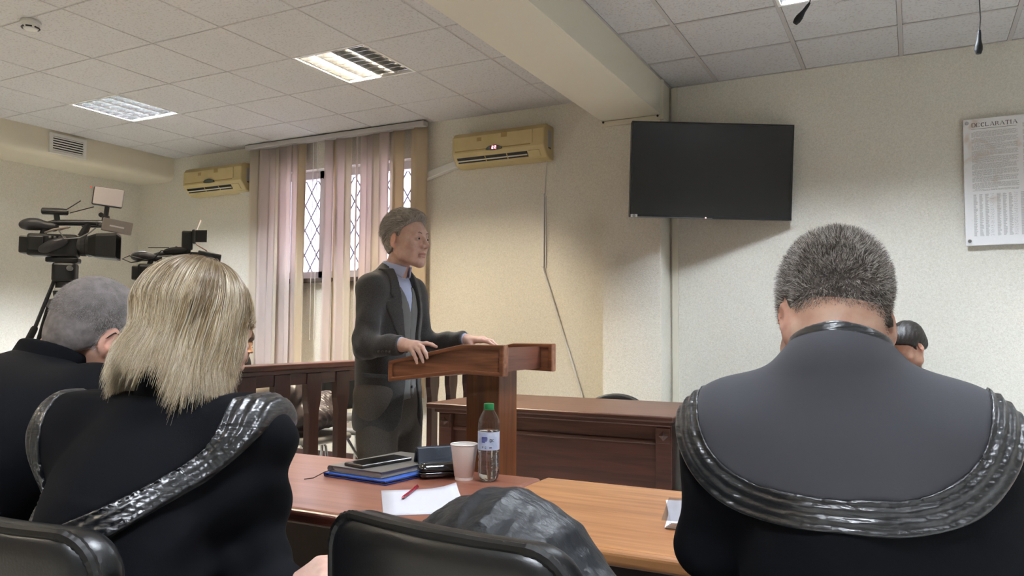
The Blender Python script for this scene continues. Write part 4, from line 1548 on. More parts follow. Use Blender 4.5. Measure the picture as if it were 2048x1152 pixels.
public_chair(-3.72, 3.56, math.radians(-90), 'grey padded chair under the brown bag behind the railing')
public_chair(-3.72, 4.13, math.radians(-90), 'grey padded chair under the dark quilted jacket')
public_chair(-3.72, 4.70, math.radians(-90), 'grey padded chair nearest the windows behind the standing man')
public_chair(-4.42, 4.60, math.radians(-90), 'grey padded chair in the second row, left of the standing man')
public_chair(-4.42, 5.13, math.radians(-90), 'grey padded chair in the second row, against the window wall')
public_chair(-4.42, 4.02, math.radians(-90), 'grey padded chair in the second row with the dark haired person')

t = thing('quilted_jacket', (-3.70, 4.12, .48), 'dark grey brown quilted jacket piled on a chair behind the railing', 'jacket')


def qj(P):
    d = ell(P, (-3.70, 4.12, .60), (.20, .23, .11))
    d = smin(d, ell(P, (-3.76, 4.02, .72), (.11, .12, .14), rotm(.5, .2, 0)), .06)
    d = smin(d, ell(P, (-3.70, 4.25, .66), (.12, .11, .12), rotm(-.3, 0, .3)), .05)
    u = P[:, 2] * 1.0 + .35 * np.sin(P[:, 1] * 9) + P[:, 1] * .35
    d = d + .012 * np.abs(np.sin(u * 40)) + .008 * np.sin(P[:, 1] * 33 + P[:, 2] * 21 + P[:, 0] * 18)
    return smax(d, .484 - P[:, 2], .01)


sobj('quilted_shell', qj, (-4.0, 3.82, .47), (-3.42, 4.45, .95), .009, mat('quilted_nylon', '#40393A', .42, bump=(30, .3)), t, world=True)
t = thing('shoulder_bag', (-3.70, 3.56, .60), 'brown grey fabric bag resting on folded pale clothes', 'bag')


def bagf(P):
    d = rbx(P, (-3.70, 3.56, .745), (.13, .20, .095), .06)
    return d + .006 * np.sin(P[:, 1] * 28 + P[:, 2] * 19) + .004 * np.sin(P[:, 2] * 60)


bo_ = sobj('bag_body', bagf, (-3.88, 3.30, .62), (-3.52, 3.82, .88), .008, mat('bag_fabric', '#6A5F54', .8, var=(9, '#4F463F')), t, world=True)
MB().rbox((-3.572, 3.47, .77), (-3.560, 3.64, .80), .003).build('pocket_flap', mat('bag_flap', '#8A5B47', .7), bo_, world=True)
MB().tube([(-3.70, 3.40, .82), (-3.70, 3.46, .885), (-3.70, 3.56, .90), (-3.70, 3.66, .885), (-3.70, 3.72, .82)], .010, 8).build('handle', mat('bag_handle', '#3D342E', .7), t, world=True)
t = thing('folded_clothes', (-3.70, 3.56, .48), 'pale pinkish folded clothes under the brown bag', 'clothes')
for k, (c_, z_) in enumerate((('#D9C4B2', .482), ('#E6D9CC', .53), ('#D7B9A4', .575))):
    sobj('layer', lambda P, z_=z_: rbx(P, (-3.70, 3.56, z_ + .03), (.165, .215, .030), .026) + .004 * np.sin(P[:, 1] * 20 + z_ * 90), (-3.90, 3.32, z_ - .02), (-3.50, 3.80, z_ + .08), .009, mat('folded_cloth_%d' % k, c_, .85), t, world=True)
t = thing('plastic_bag', (-3.33, 2.46, .62), 'pale blue crumpled plastic bag hung over the railing past the bowed man', 'bag')


def pb(P):
    d = ell(P, (-3.335, 2.45, .96), (.05, .10, .10))
    d = smin(d, ell(P, (-3.345, 2.45, .78), (.065, .13, .15)), .08)
    return d + .010 * np.sin(P[:, 1] * 37 + 2 * np.sin(P[:, 2] * 21)) + .006 * np.sin(P[:, 2] * 43 + P[:, 0] * 30)


sobj('bag_film', pb, (-3.46, 2.26, .58), (-3.24, 2.66, 1.10), .009, mat('plastic_film', '#B9C3D6', .3), t, world=True)

# ------------------------------------------------------------------ people
def f32(*a):
    return np.array(a, dtype=np.float32)


def near(P, c, r, fn):
    """evaluate fn only close to its bounding sphere"""
    q = np.sqrt(np.sum((P - f32(*c)) ** 2, axis=1)) - r
    m = q < .07
    d = np.maximum(q, .05)
    if m.any():
        d[m] = fn(P[m])
    return d


def chain(P, pts, rs, k=.006):
    d = None
    for i in range(len(pts) - 1):
        e = cone(P, pts[i], pts[i + 1], rs[i], rs[i + 1])
        d = e if d is None else smin(d, e, k)
    return d


def hand_sdf(P, palm, fingers):
    """palm: list of (a, b, ra, rb); fingers: list of (points, radii)"""
    d = None
    for a, b, ra, rb in palm:
        e = cone(P, a, b, ra, rb)
        d = e if d is None else smin(d, e, .014)
    g = None
    for pts, rs in fingers:
        e = chain(P, pts, rs)
        g = e if g is None else np.minimum(g, e)
    return smin(d, g, .010)


def hand(w, f, n, side, curls, thumb=(.75, -.25), sc=1.0, spread=.10):
    """generic hand: wrist w, forward f, back-of-hand normal n, side = +1 when the thumb lies at f x n"""
    f = Vector(f).normalized()
    n = Vector(n)
    n = (n - f * n.dot(f)).normalized()
    t = f.cross(n) * side
    w = Vector(w)
    base = [(.088, .027), (.092, .008), (.087, -.011), (.078, -.029)]
    lens = [(.043, .026, .020), (.047, .030, .021), (.043, .028, .020), (.034, .021, .018)]
    rad = [(.0098, .0088, .0080, .0066), (.0098, .0088, .0080, .0066), (.0093, .0084, .0076, .0062), (.0085, .0076, .0068, .0056)]
    palm, fin = [], []
    for i in range(4):
        kn = w + (f * base[i][0] + t * base[i][1]) * sc
        palm.append((w + t * base[i][1] * .55 * sc + f * .01, kn, .016 * sc, .0118 * sc))
        d0 = (f + t * spread * (1.2 - i * .8)).normalized()
        pts = [kn]
        a = 0
        for j in range(3):
            a += curls[i][j]
            pts.append(pts[-1] + (d0 * math.cos(a) - n * math.sin(a)) * lens[i][j] * sc)
        fin.append(([tuple(p) for p in pts], [r * sc for r in rad[i]]))
    p0 = w + (f * .022 + t * .022 - n * .006) * sc
    d1 = (f * .75 + t * thumb[0] + n * thumb[1]).normalized()
    d2 = (f * .95 + t * thumb[0] * .45 + n * thumb[1]).normalized()
    pts = [p0, p0 + d1 * .046 * sc, p0 + d1 * .046 * sc + d2 * .034 * sc, p0 + d1 * .046 * sc + d2 * .034 * sc + (d2 + f * .3).normalized() * .026 * sc]
    fin.append(([tuple(p) for p in pts], [.0145 * sc, .0115 * sc, .0100 * sc, .0078 * sc]))
    palm.append((tuple(w + f * .015), tuple(p0 + d1 * .02 * sc), .016 * sc, .015 * sc))
    return [(tuple(a), tuple(b), c, d) for a, b, c, d in palm], fin


def head_sdf(P, female=False):
    """head in its own frame: origin between the ears, +Y face, +Z up"""
    jw = .046 if female else .052
    d = ell(P, (0, -.018, .042), (.076, .098, .090))
    d = smin(d, ell(P, (0, .030, .0), (.066, .066, .088)), .03)
    d = smin(d, ell(P, (0, .045, -.045), (.053, .050, .070)), .025)
    for s in (-1, 1):
        d = smin(d, cone(P, (s * .058, -.004, -.04), (s * jw, .028, -.078), .016, .016), .03)
        d = smin(d, cone(P, (s * jw, .028, -.078), (s * .012, .078, -.104), .016, .017), .025)
        d = smin(d, ell(P, (s * .048, .062, -.018), (.022, .022, .018)), .025)
        d = smin(d, ell(P, (s * .034, .050, -.052), (.024, .032, .036)), .02)
    d = smin(d, ell(P, (0, .083, -.098), (.020, .016, .017)), .018)
    d = smin(d, cone(P, (-.036, .083, .030), (.036, .083, .030), .012, .012), .018)
    for s in (-1, 1):
        d = smax(d, -ell(P, (s * .034, .108, .006), (.019, .020, .014)), .014)
        d = smin(d, ell(P, (s * .032, .0845, .004), (.0170, .0160, .0130)), .004)
        d = smax(d, -ell(P, (s * .032, .103, .0032), (.0148, .0160, .0046)), .0015)
    d = smin(d, cone(P, (0, .094, .018), (0, .121, -.027), .0085, .0105), .012)
    for s in (-1, 1):
        d = smin(d, ell(P, (s * .013, .106, -.031), (.009, .012, .009)), .008)
    d = smax(d, -cone(P, (-.007, .112, -.042), (.007, .112, -.042), .0035, .0035), .004)
    d = smin(d, ell(P, (0, .092, -.062), (.026, .012, .0085)), .006)
    d = smin(d, ell(P, (0, .091, -.076), (.022, .012, .0085)), .006)
    d = smax(d, -ell(P, (0, .107, -.0685), (.021, .013, .0018)), .004)
    for s in (-1, 1):
        R = rotm(-.22, 0, s * -.30)
        e = ell(P, (s * .079, -.012, -.004), (.0075, .019, .033), R)
        e = smax(e, -ell(P, (s * .086, -.008, .001), (.0070, .011, .021), R), .004)
        e = smin(e, ell(P, (s * .076, -.004, -.032), (.007, .009, .010)), .006)
        d = smin(d, e, .006)
    return d


HAIRLINE_Z = [-.085, -.055, -.03, -.005, .02, .045, .06, .085, .105, .16]


def hair_shell(P, off, line, amp=.0, depth=.02):
    """hair volume: skull pushed out by off, cut along the hairline line = y limit for every height"""
    d = ell(P, (0, -.020, .045), (.076 + off, .098 + off, .090 + off))
    d = smin(d, ell(P, (0, .022, .055), (.066 + off, .062 + off, .070 + off)), .03)
    d = smin(d, ell(P, (0, -.045, -.02), (.060 + off * .7, .056 + off, .060)), .03)
    ym = np.interp(P[:, 2], HAIRLINE_Z, line).astype(np.float32)
    d = smax(d, P[:, 1] - ym, .010)
    # leave the ears free
    for s in (-1, 1):
        d = smax(d, -ell(P, (s * .082, -.004, -.012), (.022, .018, .034)), .008)
    if amp:
        a = np.arctan2(P[:, 0], P[:, 2] - .02)
        d = d + amp * (np.sin(a * 26 + P[:, 1] * 55 + 2 * np.sin(P[:, 1] * 40)) * .6 + np.sin(P[:, 1] * 120 + a * 14) * .4)
    return d


class Head:
    def __init__(s, c, R, sc=1.0, female=False):
        s.c, s.R, s.sc, s.female = f32(*c), np.asarray(R, dtype=np.float32), sc, female

    def to(s, P):
        return ((P - s.c) @ s.R / s.sc).astype(np.float32)

    def out(s, Q):
        return (np.asarray(Q) * s.sc) @ s.R.T + s.c

    def sdf(s, P):
        return near(P, s.c, .16, lambda q: head_sdf(s.to(q), s.female) * s.sc)

    def part(s, fn):
        return lambda P: near(P, s.c, .26, lambda q: fn(s.to(q)) * s.sc)


def skin_mat(name, col, rosy, rough=.5):
    m = mat(name, col, rough, var=(38, rosy), sss=.12, bump=(420, .12, .001))
    return m


M['eye'] = mat('eye_white', '#C9C0B8', .25)
M['iris'] = mat('eye_iris', '#2E2620', .1)


def eyes(hd, parent):
    for sd in (-1, 1):
        c = hd.out(np.array([[sd * .032, .0862, .0035]]))[0]
        b = MB().lathe([(.0125 * math.sin(a), -.0125 * math.cos(a)) for a in np.linspace(.15, PI - .15, 9)], 14)
        R = Matrix([list(r) for r in hd.R.tolist()])
        b.v = [tuple(R @ Vector(q) * hd.sc + Vector(c)) for q in b.v]
        e = b.build('eye', M['eye'], parent, smooth=True)
        c2 = hd.out(np.array([[sd * .032, .0862 + .0112, .0034]]))[0]
        b = MB().lathe([(.0050, -.001), (.0048, .0004), (.003, .0014)], 14, axis='y')
        b.v = [tuple(R @ Vector(q) * hd.sc + Vector(c2)) for q in b.v]
        b.build('iris', M['iris'], e, smooth=True)


def body_mi(hd):
    """material slots of a body: 0 skin, 1 lips"""
    def fn(c):
        q = hd.to(c.astype(np.float32))
        lips = (q[:, 1] > .088) & (np.abs(q[:, 0]) < .025) & (q[:, 2] > -.084) & (q[:, 2] < -.055) & (np.abs(q[:, 2] + .069) < .013 - .25 * np.abs(q[:, 0]) ** 1.0 * .9)
        ear = (np.abs(q[:, 0]) > .077) & (q[:, 2] > -.045) & (q[:, 2] < .035) & (q[:, 1] < .02) & (q[:, 1] > -.04)
        return np.where(lips, 1, np.where(ear, 2, 0))
    return fn


def strands(name, roots, normals, length, n=5, radius=.0004, m=None, parent=None, path=None):
    """hair curves; path(root, normal, length, t) -> offsets, or straight with a droop"""
    N = len(roots)
    t = np.linspace(0, 1, n)[None, :, None]
    if path is None:
        P = roots[:, None, :] + normals[:, None, :] * length[:, None, None] * t
        P[:, :, 2] -= (t[:, :, 0] ** 2) * length[:, None] * .12
    else:
        P = path
        n = P.shape[1]
    hc = bpy.data.hair_curves.new(name)
    hc.add_curves([n] * N)
    hc.position_data.foreach_set('vector', P.astype(np.float32).ravel())
    at = hc.attributes.get('radius') or hc.attributes.new('radius', 'FLOAT', 'POINT')
    rr_ = np.tile(np.linspace(1, .2, n) * radius, N).astype(np.float32)
    at.data.foreach_set('value', rr_)
    if m:
        hc.materials.append(m)
    o = bpy.data.objects.new(name, hc)
    COL.objects.link(o)
    if parent is not None:
        o.parent = parent
    o['kind'] = 'stuff'
    return o


def hair_mat(name, cols, rough=.4, root=None):
    """strand colour picked per hair"""
    m, nt, b = new_mat(name)
    hi = nt.nodes.new('ShaderNodeHairInfo')
    r = nt.nodes.new('ShaderNodeValToRGB')
    el = r.color_ramp.elements
    el[0].position, el[0].color = 0, S(cols[0])
    el[1].position, el[1].color = 1, S(cols[-1])
    for i, c in enumerate(cols[1:-1]):
        e = el.new((i + 1) / (len(cols) - 1))
        e.color = S(c)
    nt.links.new(hi.outputs['Random'], r.inputs[0])
    src = r.outputs[0]
    if root:
        mx = nt.nodes.new('ShaderNodeMix')
        mx.data_type = 'RGBA'
        rp = nt.nodes.new('ShaderNodeValToRGB')
        rp.color_ramp.elements[0].position = .04
        rp.color_ramp.elements[1].position = .30
        nt.links.new(hi.outputs['Intercept'], rp.inputs[0])
        nt.links.new(rp.outputs[0], mx.inputs['Factor'])
        mx.inputs[6].default_value = S(root)
        nt.links.new(src, mx.inputs[7])
        src = mx.outputs[2]
    nt.links.new(src, b.inputs['Base Color'])
    b.inputs['Roughness'].default_value = rough
    b.inputs['Specular IOR Level'].default_value = .6
    return m


def scalp_points(hd, fn_hair_region, count, seed):
    """random points and normals on the head inside the hair region (person's frame)"""
    V, F = surf(lambda P: head_sdf(P, hd.female), (-.12, -.16, -.14), (.12, .15, .17), .0045)
    A, B, C, D_ = V[F[:, 0]], V[F[:, 1]], V[F[:, 2]], V[F[:, 3]]
    nr = np.cross(C - A, D_ - B)
    ar = np.linalg.norm(nr, axis=1) + 1e-12
    nr = nr / ar[:, None]
    cen = (A + B + C + D_) / 4
    # point outwards
    flip = np.sum(nr * (cen - np.array([0, -.01, .02])), 1) < 0
    nr[flip] *= -1
    w_ = ar * fn_hair_region(cen)
    g = np.random.default_rng(seed)
    idx = g.choice(len(F), count, p=w_ / w_.sum())
    u, v = g.random((count, 1)), g.random((count, 1))
    p = (A[idx] * (1 - u) + B[idx] * u) * (1 - v) + (D_[idx] * (1 - u) + C[idx] * u) * v
    return p, nr[idx], g


# robe cloth
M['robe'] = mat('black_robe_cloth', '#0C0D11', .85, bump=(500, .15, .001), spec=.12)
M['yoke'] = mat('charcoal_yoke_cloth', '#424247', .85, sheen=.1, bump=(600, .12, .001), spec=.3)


def satin(name, base='#0D0F14'):
    m, nt, b = new_mat(name)
    tc = nt.nodes.new('ShaderNodeTexCoord')
    mp = nt.nodes.new('ShaderNodeMapping')
    mp.inputs['Scale'].default_value = (1, 1, 4)
    nt.links.new(tc.outputs['Object'], mp.inputs[0])
    n = nt.nodes.new('ShaderNodeTexNoise')
    n.inputs['Scale'].default_value = 9
    n.inputs['Detail'].default_value = 3
    n.inputs['Distortion'].default_value = .4
    nt.links.new(mp.outputs[0], n.inputs['Vector'])
    n2 = nt.nodes.new('ShaderNodeTexNoise')
    n2.inputs['Scale'].default_value = 60
    n2.inputs['Detail'].default_value = 4
    nt.links.new(mp.outputs[0], n2.inputs['Vector'])
    ad = nt.nodes.new('ShaderNodeMath')
    ad.operation = 'MULTIPLY_ADD'
    ad.inputs[1].default_value = .10
    nt.links.new(n2.outputs[0], ad.inputs[0])
    nt.links.new(n.outputs[0], ad.inputs[2])
    bp = nt.nodes.new('ShaderNodeBump')
    bp.inputs['Strength'].default_value = .42
    bp.inputs['Distance'].default_value = .02
    nt.links.new(ad.outputs[0], bp.inputs['Height'])
    nt.links.new(bp.outputs[0], b.inputs['Normal'])
    b.inputs['Base Color'].default_value = S(base)
    b.inputs['Roughness'].default_value = .32
    b.inputs['Specular IOR Level'].default_value = .8
    b.inputs['Sheen Weight'].default_value = .1
    return m


M['satin'] = satin('black_satin')


def limb_body(P, J, hd, hands, thick=1.0):
    """continuous body: trunk, limbs, neck, head, hands"""
    d = cone(P, J['pelvis'], J['chest'], .11 * thick, .125 * thick, ((0, 1, 0), 1.4))
    d = smin(d, cone(P, J['shR'], J['shL'], .045, .045), .06)
    d = smin(d, cone(P, J['neck'], J['skull'], .056, .052), .035)
    for s in 'RL':
        d = smin(d, cone(P, J['sh' + s], J['el' + s], .046, .037), .04)
        d = smin(d, cone(P, J['el' + s], J['wr' + s], .036, .026), .02)
        d = smin(d, cone(P, J['hip' + s], J['kn' + s], .075, .052), .05)
        d = smin(d, cone(P, J['kn' + s], J['an' + s], .050, .036), .03)
        a = f32(*J['an' + s])
        d = smin(d, cone(P, a, a + f32(0, .13, -.04), .035, .026), .03)
    d = smin(d, hd.sdf(P), .030)
    for c, pl, fg in hands:
        d = smin(d, near(P, c, .14, lambda q, pl=pl, fg=fg: hand_sdf(q, pl, fg)), .016)
    return d


def seat_legs(J, px=.10, seat=.50, fwd=.42, py=-.1):
    for s, k in (('R', 1), ('L', -1)):
        J['hip' + s] = (k * .09, py, seat + .05)
        J['kn' + s] = (k * px, py + fwd, seat + .03)
        J['an' + s] = (k * px, py + fwd + .03, .08)
    return J


def robe_sdf(P, J, grow=.03, fold=.006, fs=0., sleeve=.075, cuff=.085):
    d = cone(P, J['pelvis'], J['chest'], .135 + grow, .125 + grow, ((0, 1, 0), 1.25))
    d = smin(d, cone(P, J['shR'], J['shL'], .052 + grow * .7, .052 + grow * .7), .09)
    d = smin(d, cone(P, J['chest'], J['neck'], .10 + grow, .055 + grow * .4), .07)
    for s in 'RL':
        a, b_ = f32(*J['neck']), f32(*J['sh' + s])
        d = smin(d, cone(P, a + f32(0, 0, -.02), a + (b_ - a) * .8, .030 + grow * .5, .042 + grow * .6), .05)
    for s in 'RL':
        w = f32(*J['wr' + s])
        e = f32(*J['el' + s])
        d = smin(d, cone(P, J['sh' + s], e, .055 + grow, sleeve), .05)
        d = smin(d, cone(P, e, e + (w - e) * .82, sleeve, cuff), .03)
        d = smin(d, cone(P, J['hip' + s], J['kn' + s], .10 + grow, .09), .06)
        k = f32(*J['kn' + s])
        d = smin(d, cone(P, k, f32(k[0], k[1] + .02, .20), .09, .11), .05)
    if fold:
        wgt = np.clip((J['neck'][2] - .06 - P[:, 2]) / .2, 0, 1)
        u = P[:, 0] * 30 + 2.2 * np.sin(P[:, 2] * 7 + fs) + P[:, 1] * 20
        d = d + fold * wgt * (np.sin(u) + .6 * np.sin(P[:, 2] * 24 - P[:, 0] * 26 + fs))
    return d


# ---------------------------------------------------------------- A: cropped grey haired man in the robe, seen from behind
SKA = skin_mat('skin_ruddy', '#DDB8A2', '#CFA08A')
LIP = mat('lips', '#AE8072', .5)
EAR = skin_mat('skin_ear', '#DDAE9A', '#D29C88')
A = thing('person', (-.075, 1.17, 0), 'person with cropped salt and pepper hair, seen from behind in a wide black robe', 'person', rz=math.radians(2))
hA = Head((-.026, .080, 1.214), rotm(-.52, .03, .34), .955)
JA = seat_legs(dict(pelvis=(0, -.02, .56), chest=(0, .02, .96), neck=(-.018, .005, 1.150), skull=(-.022, .045, 1.20), shR=(.118, .02, 1.030), shL=(-.156, .02, 1.030),
                    elR=(.185, .06, .87), elL=(-.205, .06, .87), wrR=(.10, .40, .80), wrL=(-.10, .40, .80)), py=-.02)
hR = hand((.10, .40, .795), (-.5, 1, -.12), (0, .1, 1), -1, [(.25, .35, .25)] * 4)
hL = hand((-.10, .40, .795), (.5, 1, -.12), (0, .1, 1), 1, [(.25, .35, .25)] * 4)
sobj('body', lambda P: limb_body(P, JA, hA, [((.08, .46, .79), *hR), ((-.08, .46, .79), *hL)]), (-.42, -.25, -.0), (.42, .68, 1.42), .0042, [SKA, LIP, EAR], A, it=1, mi=body_mi(hA))
eyes(hA, A)


def robeA(P):
    d = robe_sdf(P, JA, .028, .005, .4, .052, .070)
    return smax(d, P[:, 2] - (1.200 - .25 * np.clip(P[:, 1], 0, 1) * 1.0), .01)


def hemA(P):
    return (np.abs(P[:, 0] + .024) / .227) ** 3 + (np.abs(1.19 - P[:, 2]) / (.262 + .05 * np.clip(P[:, 1] * 4, -1, 1))) ** 3


def neckhole(P, c, tilt, r):
    """opening for the neck"""
    return cone(P, c, (c[0] + tilt[0], c[1] + tilt[1], c[2] + tilt[2]), r, r)


def yokeA(P, off, lo, hi):
    d = robe_sdf(P, JA, .028 + off, 0, 0, .054, .070)
    e = hemA(P)
    d = smax(d, (e - hi) * .085, .006)
    if lo > 0:
        d = smax(d, (lo - e) * .085, .004)
    d = smax(d, P[:, 2] - 1.212, .008)
    return smax(d, -neckhole(P, (-.016, .012, 1.10), (-.01, .06, .2), .058), .006)


rA = sobj('robe', lambda P: smax(robeA(P), -neckhole(P, (-.016, .012, 1.10), (-.01, .06, .2), .058), .006), (-.42, -.25, .08), (.42, .55, 1.24), .006, M['robe'], A, it=2)
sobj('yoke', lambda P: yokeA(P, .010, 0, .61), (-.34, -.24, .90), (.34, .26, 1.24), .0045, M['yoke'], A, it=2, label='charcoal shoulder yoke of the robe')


def bandA(P):
    d = yokeA(P, .0125, .57, 1.0)
    e = hemA(P)
    return d + .0022 * np.sin(np.sqrt(np.sqrt(np.maximum(e, 0))) * 150) + .0010 * np.sin(P[:, 0] * 60 + P[:, 2] * 35)


sobj('satin_band', bandA, (-.36, -.25, .88), (.36, .28, 1.20), .0035, M['satin'], A, it=1, label='shiny pleated satin band along the yoke')


def collarA(P):
    d = np.abs(cone(P, (-.016, .012, 1.15), (-.020, .040, 1.23), .066, .061)) - .0055
    d = smax(d, P[:, 2] - (1.206 - .36 * np.clip(P[:, 1] - .0, -.1, .2) - .15 * np.abs(P[:, 0] + .02)), .006)
    return smax(d, 1.145 - P[:, 2], .01)


sobj('collar', collarA, (-.14, -.10, 1.12), (.12, .16, 1.27), .0035, M['satin'], A, it=1)

HG = hair_mat('grey_cropped_hair', ['#2E2622', '#5C5048', '#8F847B', '#D2CBC3', '#FFFDF8'], .3)
lineA = [-.075, -.050, -.022, .028, .032, .040, .050, .080, .095, .10]


def regionA(c):
    ym = np.interp(c[:, 2], HAIRLINE_Z, lineA)
    ok = (c[:, 1] < ym) & (c[:, 2] > -.062 - .02 * (np.abs(c[:, 0]) > .05))
    earz = (np.abs(c[:, 0]) > .066) & (c[:, 1] > -.036) & (c[:, 1] < .02) & (c[:, 2] < .034) & (c[:, 2] > -.06)
    ok &= ~earz & (np.abs(c[:, 0]) < .0775)
    fade = np.clip((c[:, 2] + .07) / .05, .0, 1)
    return ok * (.15 + .85 * fade)


capA = sobj('hair', hA.part(lambda q: smax(smax(head_sdf(q) - .0016, q[:, 1] - np.interp(q[:, 2], HAIRLINE_Z, lineA).astype(np.float32), .01), smax(-.022 - q[:, 2], np.abs(q[:, 0]) - .0765, .004), .004)), (-.16, -.08, 1.12), (.11, .22, 1.42), .004, mat('scalp_grey', '#7A706A', .8, var=(300, '#4A433F')), A, it=1)
p, nr, g = scalp_points(hA, regionA, 24000, 5)
ln = np.interp(p[:, 2], [-.07, -.03, .01, .06, .11, .14], [.0025, .005, .009, .013, .019, .021]) * (.75 + .5 * g.random(len(p)))
sw = np.stack([np.sin(p[:, 0] * 130 + p[:, 2] * 90), np.sin(p[:, 1] * 120 + p[:, 0] * 80 + 1), np.sin(p[:, 2] * 140 + p[:, 1] * 60 + 2)], 1) * .28
dr = nr * .8 + sw + np.stack([.22 * g.standard_normal(len(p)), -.15 + .22 * g.standard_normal(len(p)), .35 + .22 * g.standard_normal(len(p)) - .9 * (p[:, 2] < .01)], 1)
dr /= np.linalg.norm(dr, axis=1)[:, None]
strands('hair_strands', hA.out(p), dr @ hA.R.T, ln * hA.sc, 4, .00045, HG, capA)

# ---------------------------------------------------------------- B: blonde woman in the robe
SKB = skin_mat('skin_pale', '#DDBAA8', '#D3A898')
Bp = thing('person', (-1.191, .959, 0), 'person with a blonde bob, leaning over the desk in a black robe', 'person', rz=math.radians(18))
hB = Head((.024, .035, 1.186), rotm(-.30, 0, -.36), .98, True)
JB = seat_legs(dict(pelvis=(-.01, -.20, .56), chest=(-.005, -.06, .88), neck=(.01, -.005, 1.035), skull=(.022, .015, 1.12), shR=(.150, .01, .995), shL=(-.165, .01, 1.0),
                    elR=(.165, .035, .74), elL=(-.23, .10, .80), wrR=(.245, -.045, .735), wrL=(-.17, .30, .80)), py=-.2)
wB = Vector((.248, -.050, .752))
hBR = hand(wB, (.085, .012, .058), (-.45, -.55, .75), 1, [(.35, .5, .4)] * 4, sc=.95)
hBL = hand((-.17, .30, .80), (.1, 1, -.1), (0, 0, 1), 1, [(.25, .4, .3)] * 4, sc=.92)
JB['wrR'] = tuple(wB)
JB['elR'] = (.170, .03, .70)


def bodyB(P):
    return limb_body(P, JB, hB, [((.31, -.05, .80), *hBR), ((-.16, .37, .79), *hBL)], .95)


sobj('body', bodyB, (-.34, -.42, 0), (.46, .52, 1.40), .0042, [SKB, LIP, EAR], Bp, it=1, mi=body_mi(hB))
eyes(hB, Bp)


def robeB(P):
    JJ = dict(JB)
    JJ['wrR'] = (.235, -.035, .735)
    JJ['elR'] = (.150, .03, .74)
    d = robe_sdf(P, JJ, .020, .0, 1.1, .058, .070)
    # the loose right sleeve with deep folds
    q = P - f32(.15, .0, .86)
    m = np.exp(-np.sum((q / f32(.12, .14, .17)) ** 2, 1))
    d = d + m * (.010 * np.sin(P[:, 2] * 62 - P[:, 0] * 38 + 1.5 * np.sin(P[:, 1] * 20)) + .006 * np.sin(P[:, 2] * 30 + P[:, 0] * 50))
    return smax(d, -neckhole(P, (.008, -.01, 1.02), (.01, .03, .2), .056), .006)


sobj('robe', robeB, (-.36, -.44, .08), (.36, .42, 1.14), .006, M['robe'], Bp, it=2)


def hemB(P):
    zc = np.clip(1.06 - P[:, 2], 0, 1)
    return (np.abs(P[:, 0] + .02) / .235) ** 3 + (zc / np.where(P[:, 0] > 0, .205 - .62 * np.clip(P[:, 0], 0, .2), .205 + .10 * np.clip(-P[:, 0] * 6, 0, 1))) ** 3


def yokeB(P, off, lo, hi):
    d = robe_sdf(P, JB, .020 + off, 0, 0, .058, .06)
    e = hemB(P)
    d = smax(d, (e - hi) * .07, .006)
    if lo > 0:
        d = smax(d, (lo - e) * .07, .004)
    d = smax(d, P[:, 2] - 1.085, .01)
    return smax(d, -neckhole(P, (.008, -.01, 1.02), (.01, .03, .2), .056), .006)


sobj('yoke', lambda P: yokeB(P, .014, 0, .42), (-.36, -.42, .74), (.32, .22, 1.12), .0055, M['robe'], Bp, it=2, label='black shoulder yoke of the robe')
sobj('satin_band', lambda P: yokeB(P, .0175, .38, 1.0) + .003 * np.sin(np.sqrt(np.sqrt(np.maximum(hemB(P), 0))) * 95), (-.36, -.42, .74), (.32, .24, 1.12), .005, M['satin'], Bp, it=1, label='shiny satin band along the yoke')


def collarB(P):
    d = np.abs(cone(P, (.008, -.008, 1.03), (.016, .012, 1.13), .066, .060)) - .006
    d = smax(d, P[:, 2] - (1.112 - .5 * np.clip(P[:, 1], -.1, .2)), .008)
    return smax(d, 1.03 - P[:, 2], .01)


sobj('collar', collarB, (-.11, -.12, 1.0), (.13, .12, 1.16), .004, M['robe'], Bp, it=1)

# bob: strands run from the whorl over the skull, then fall


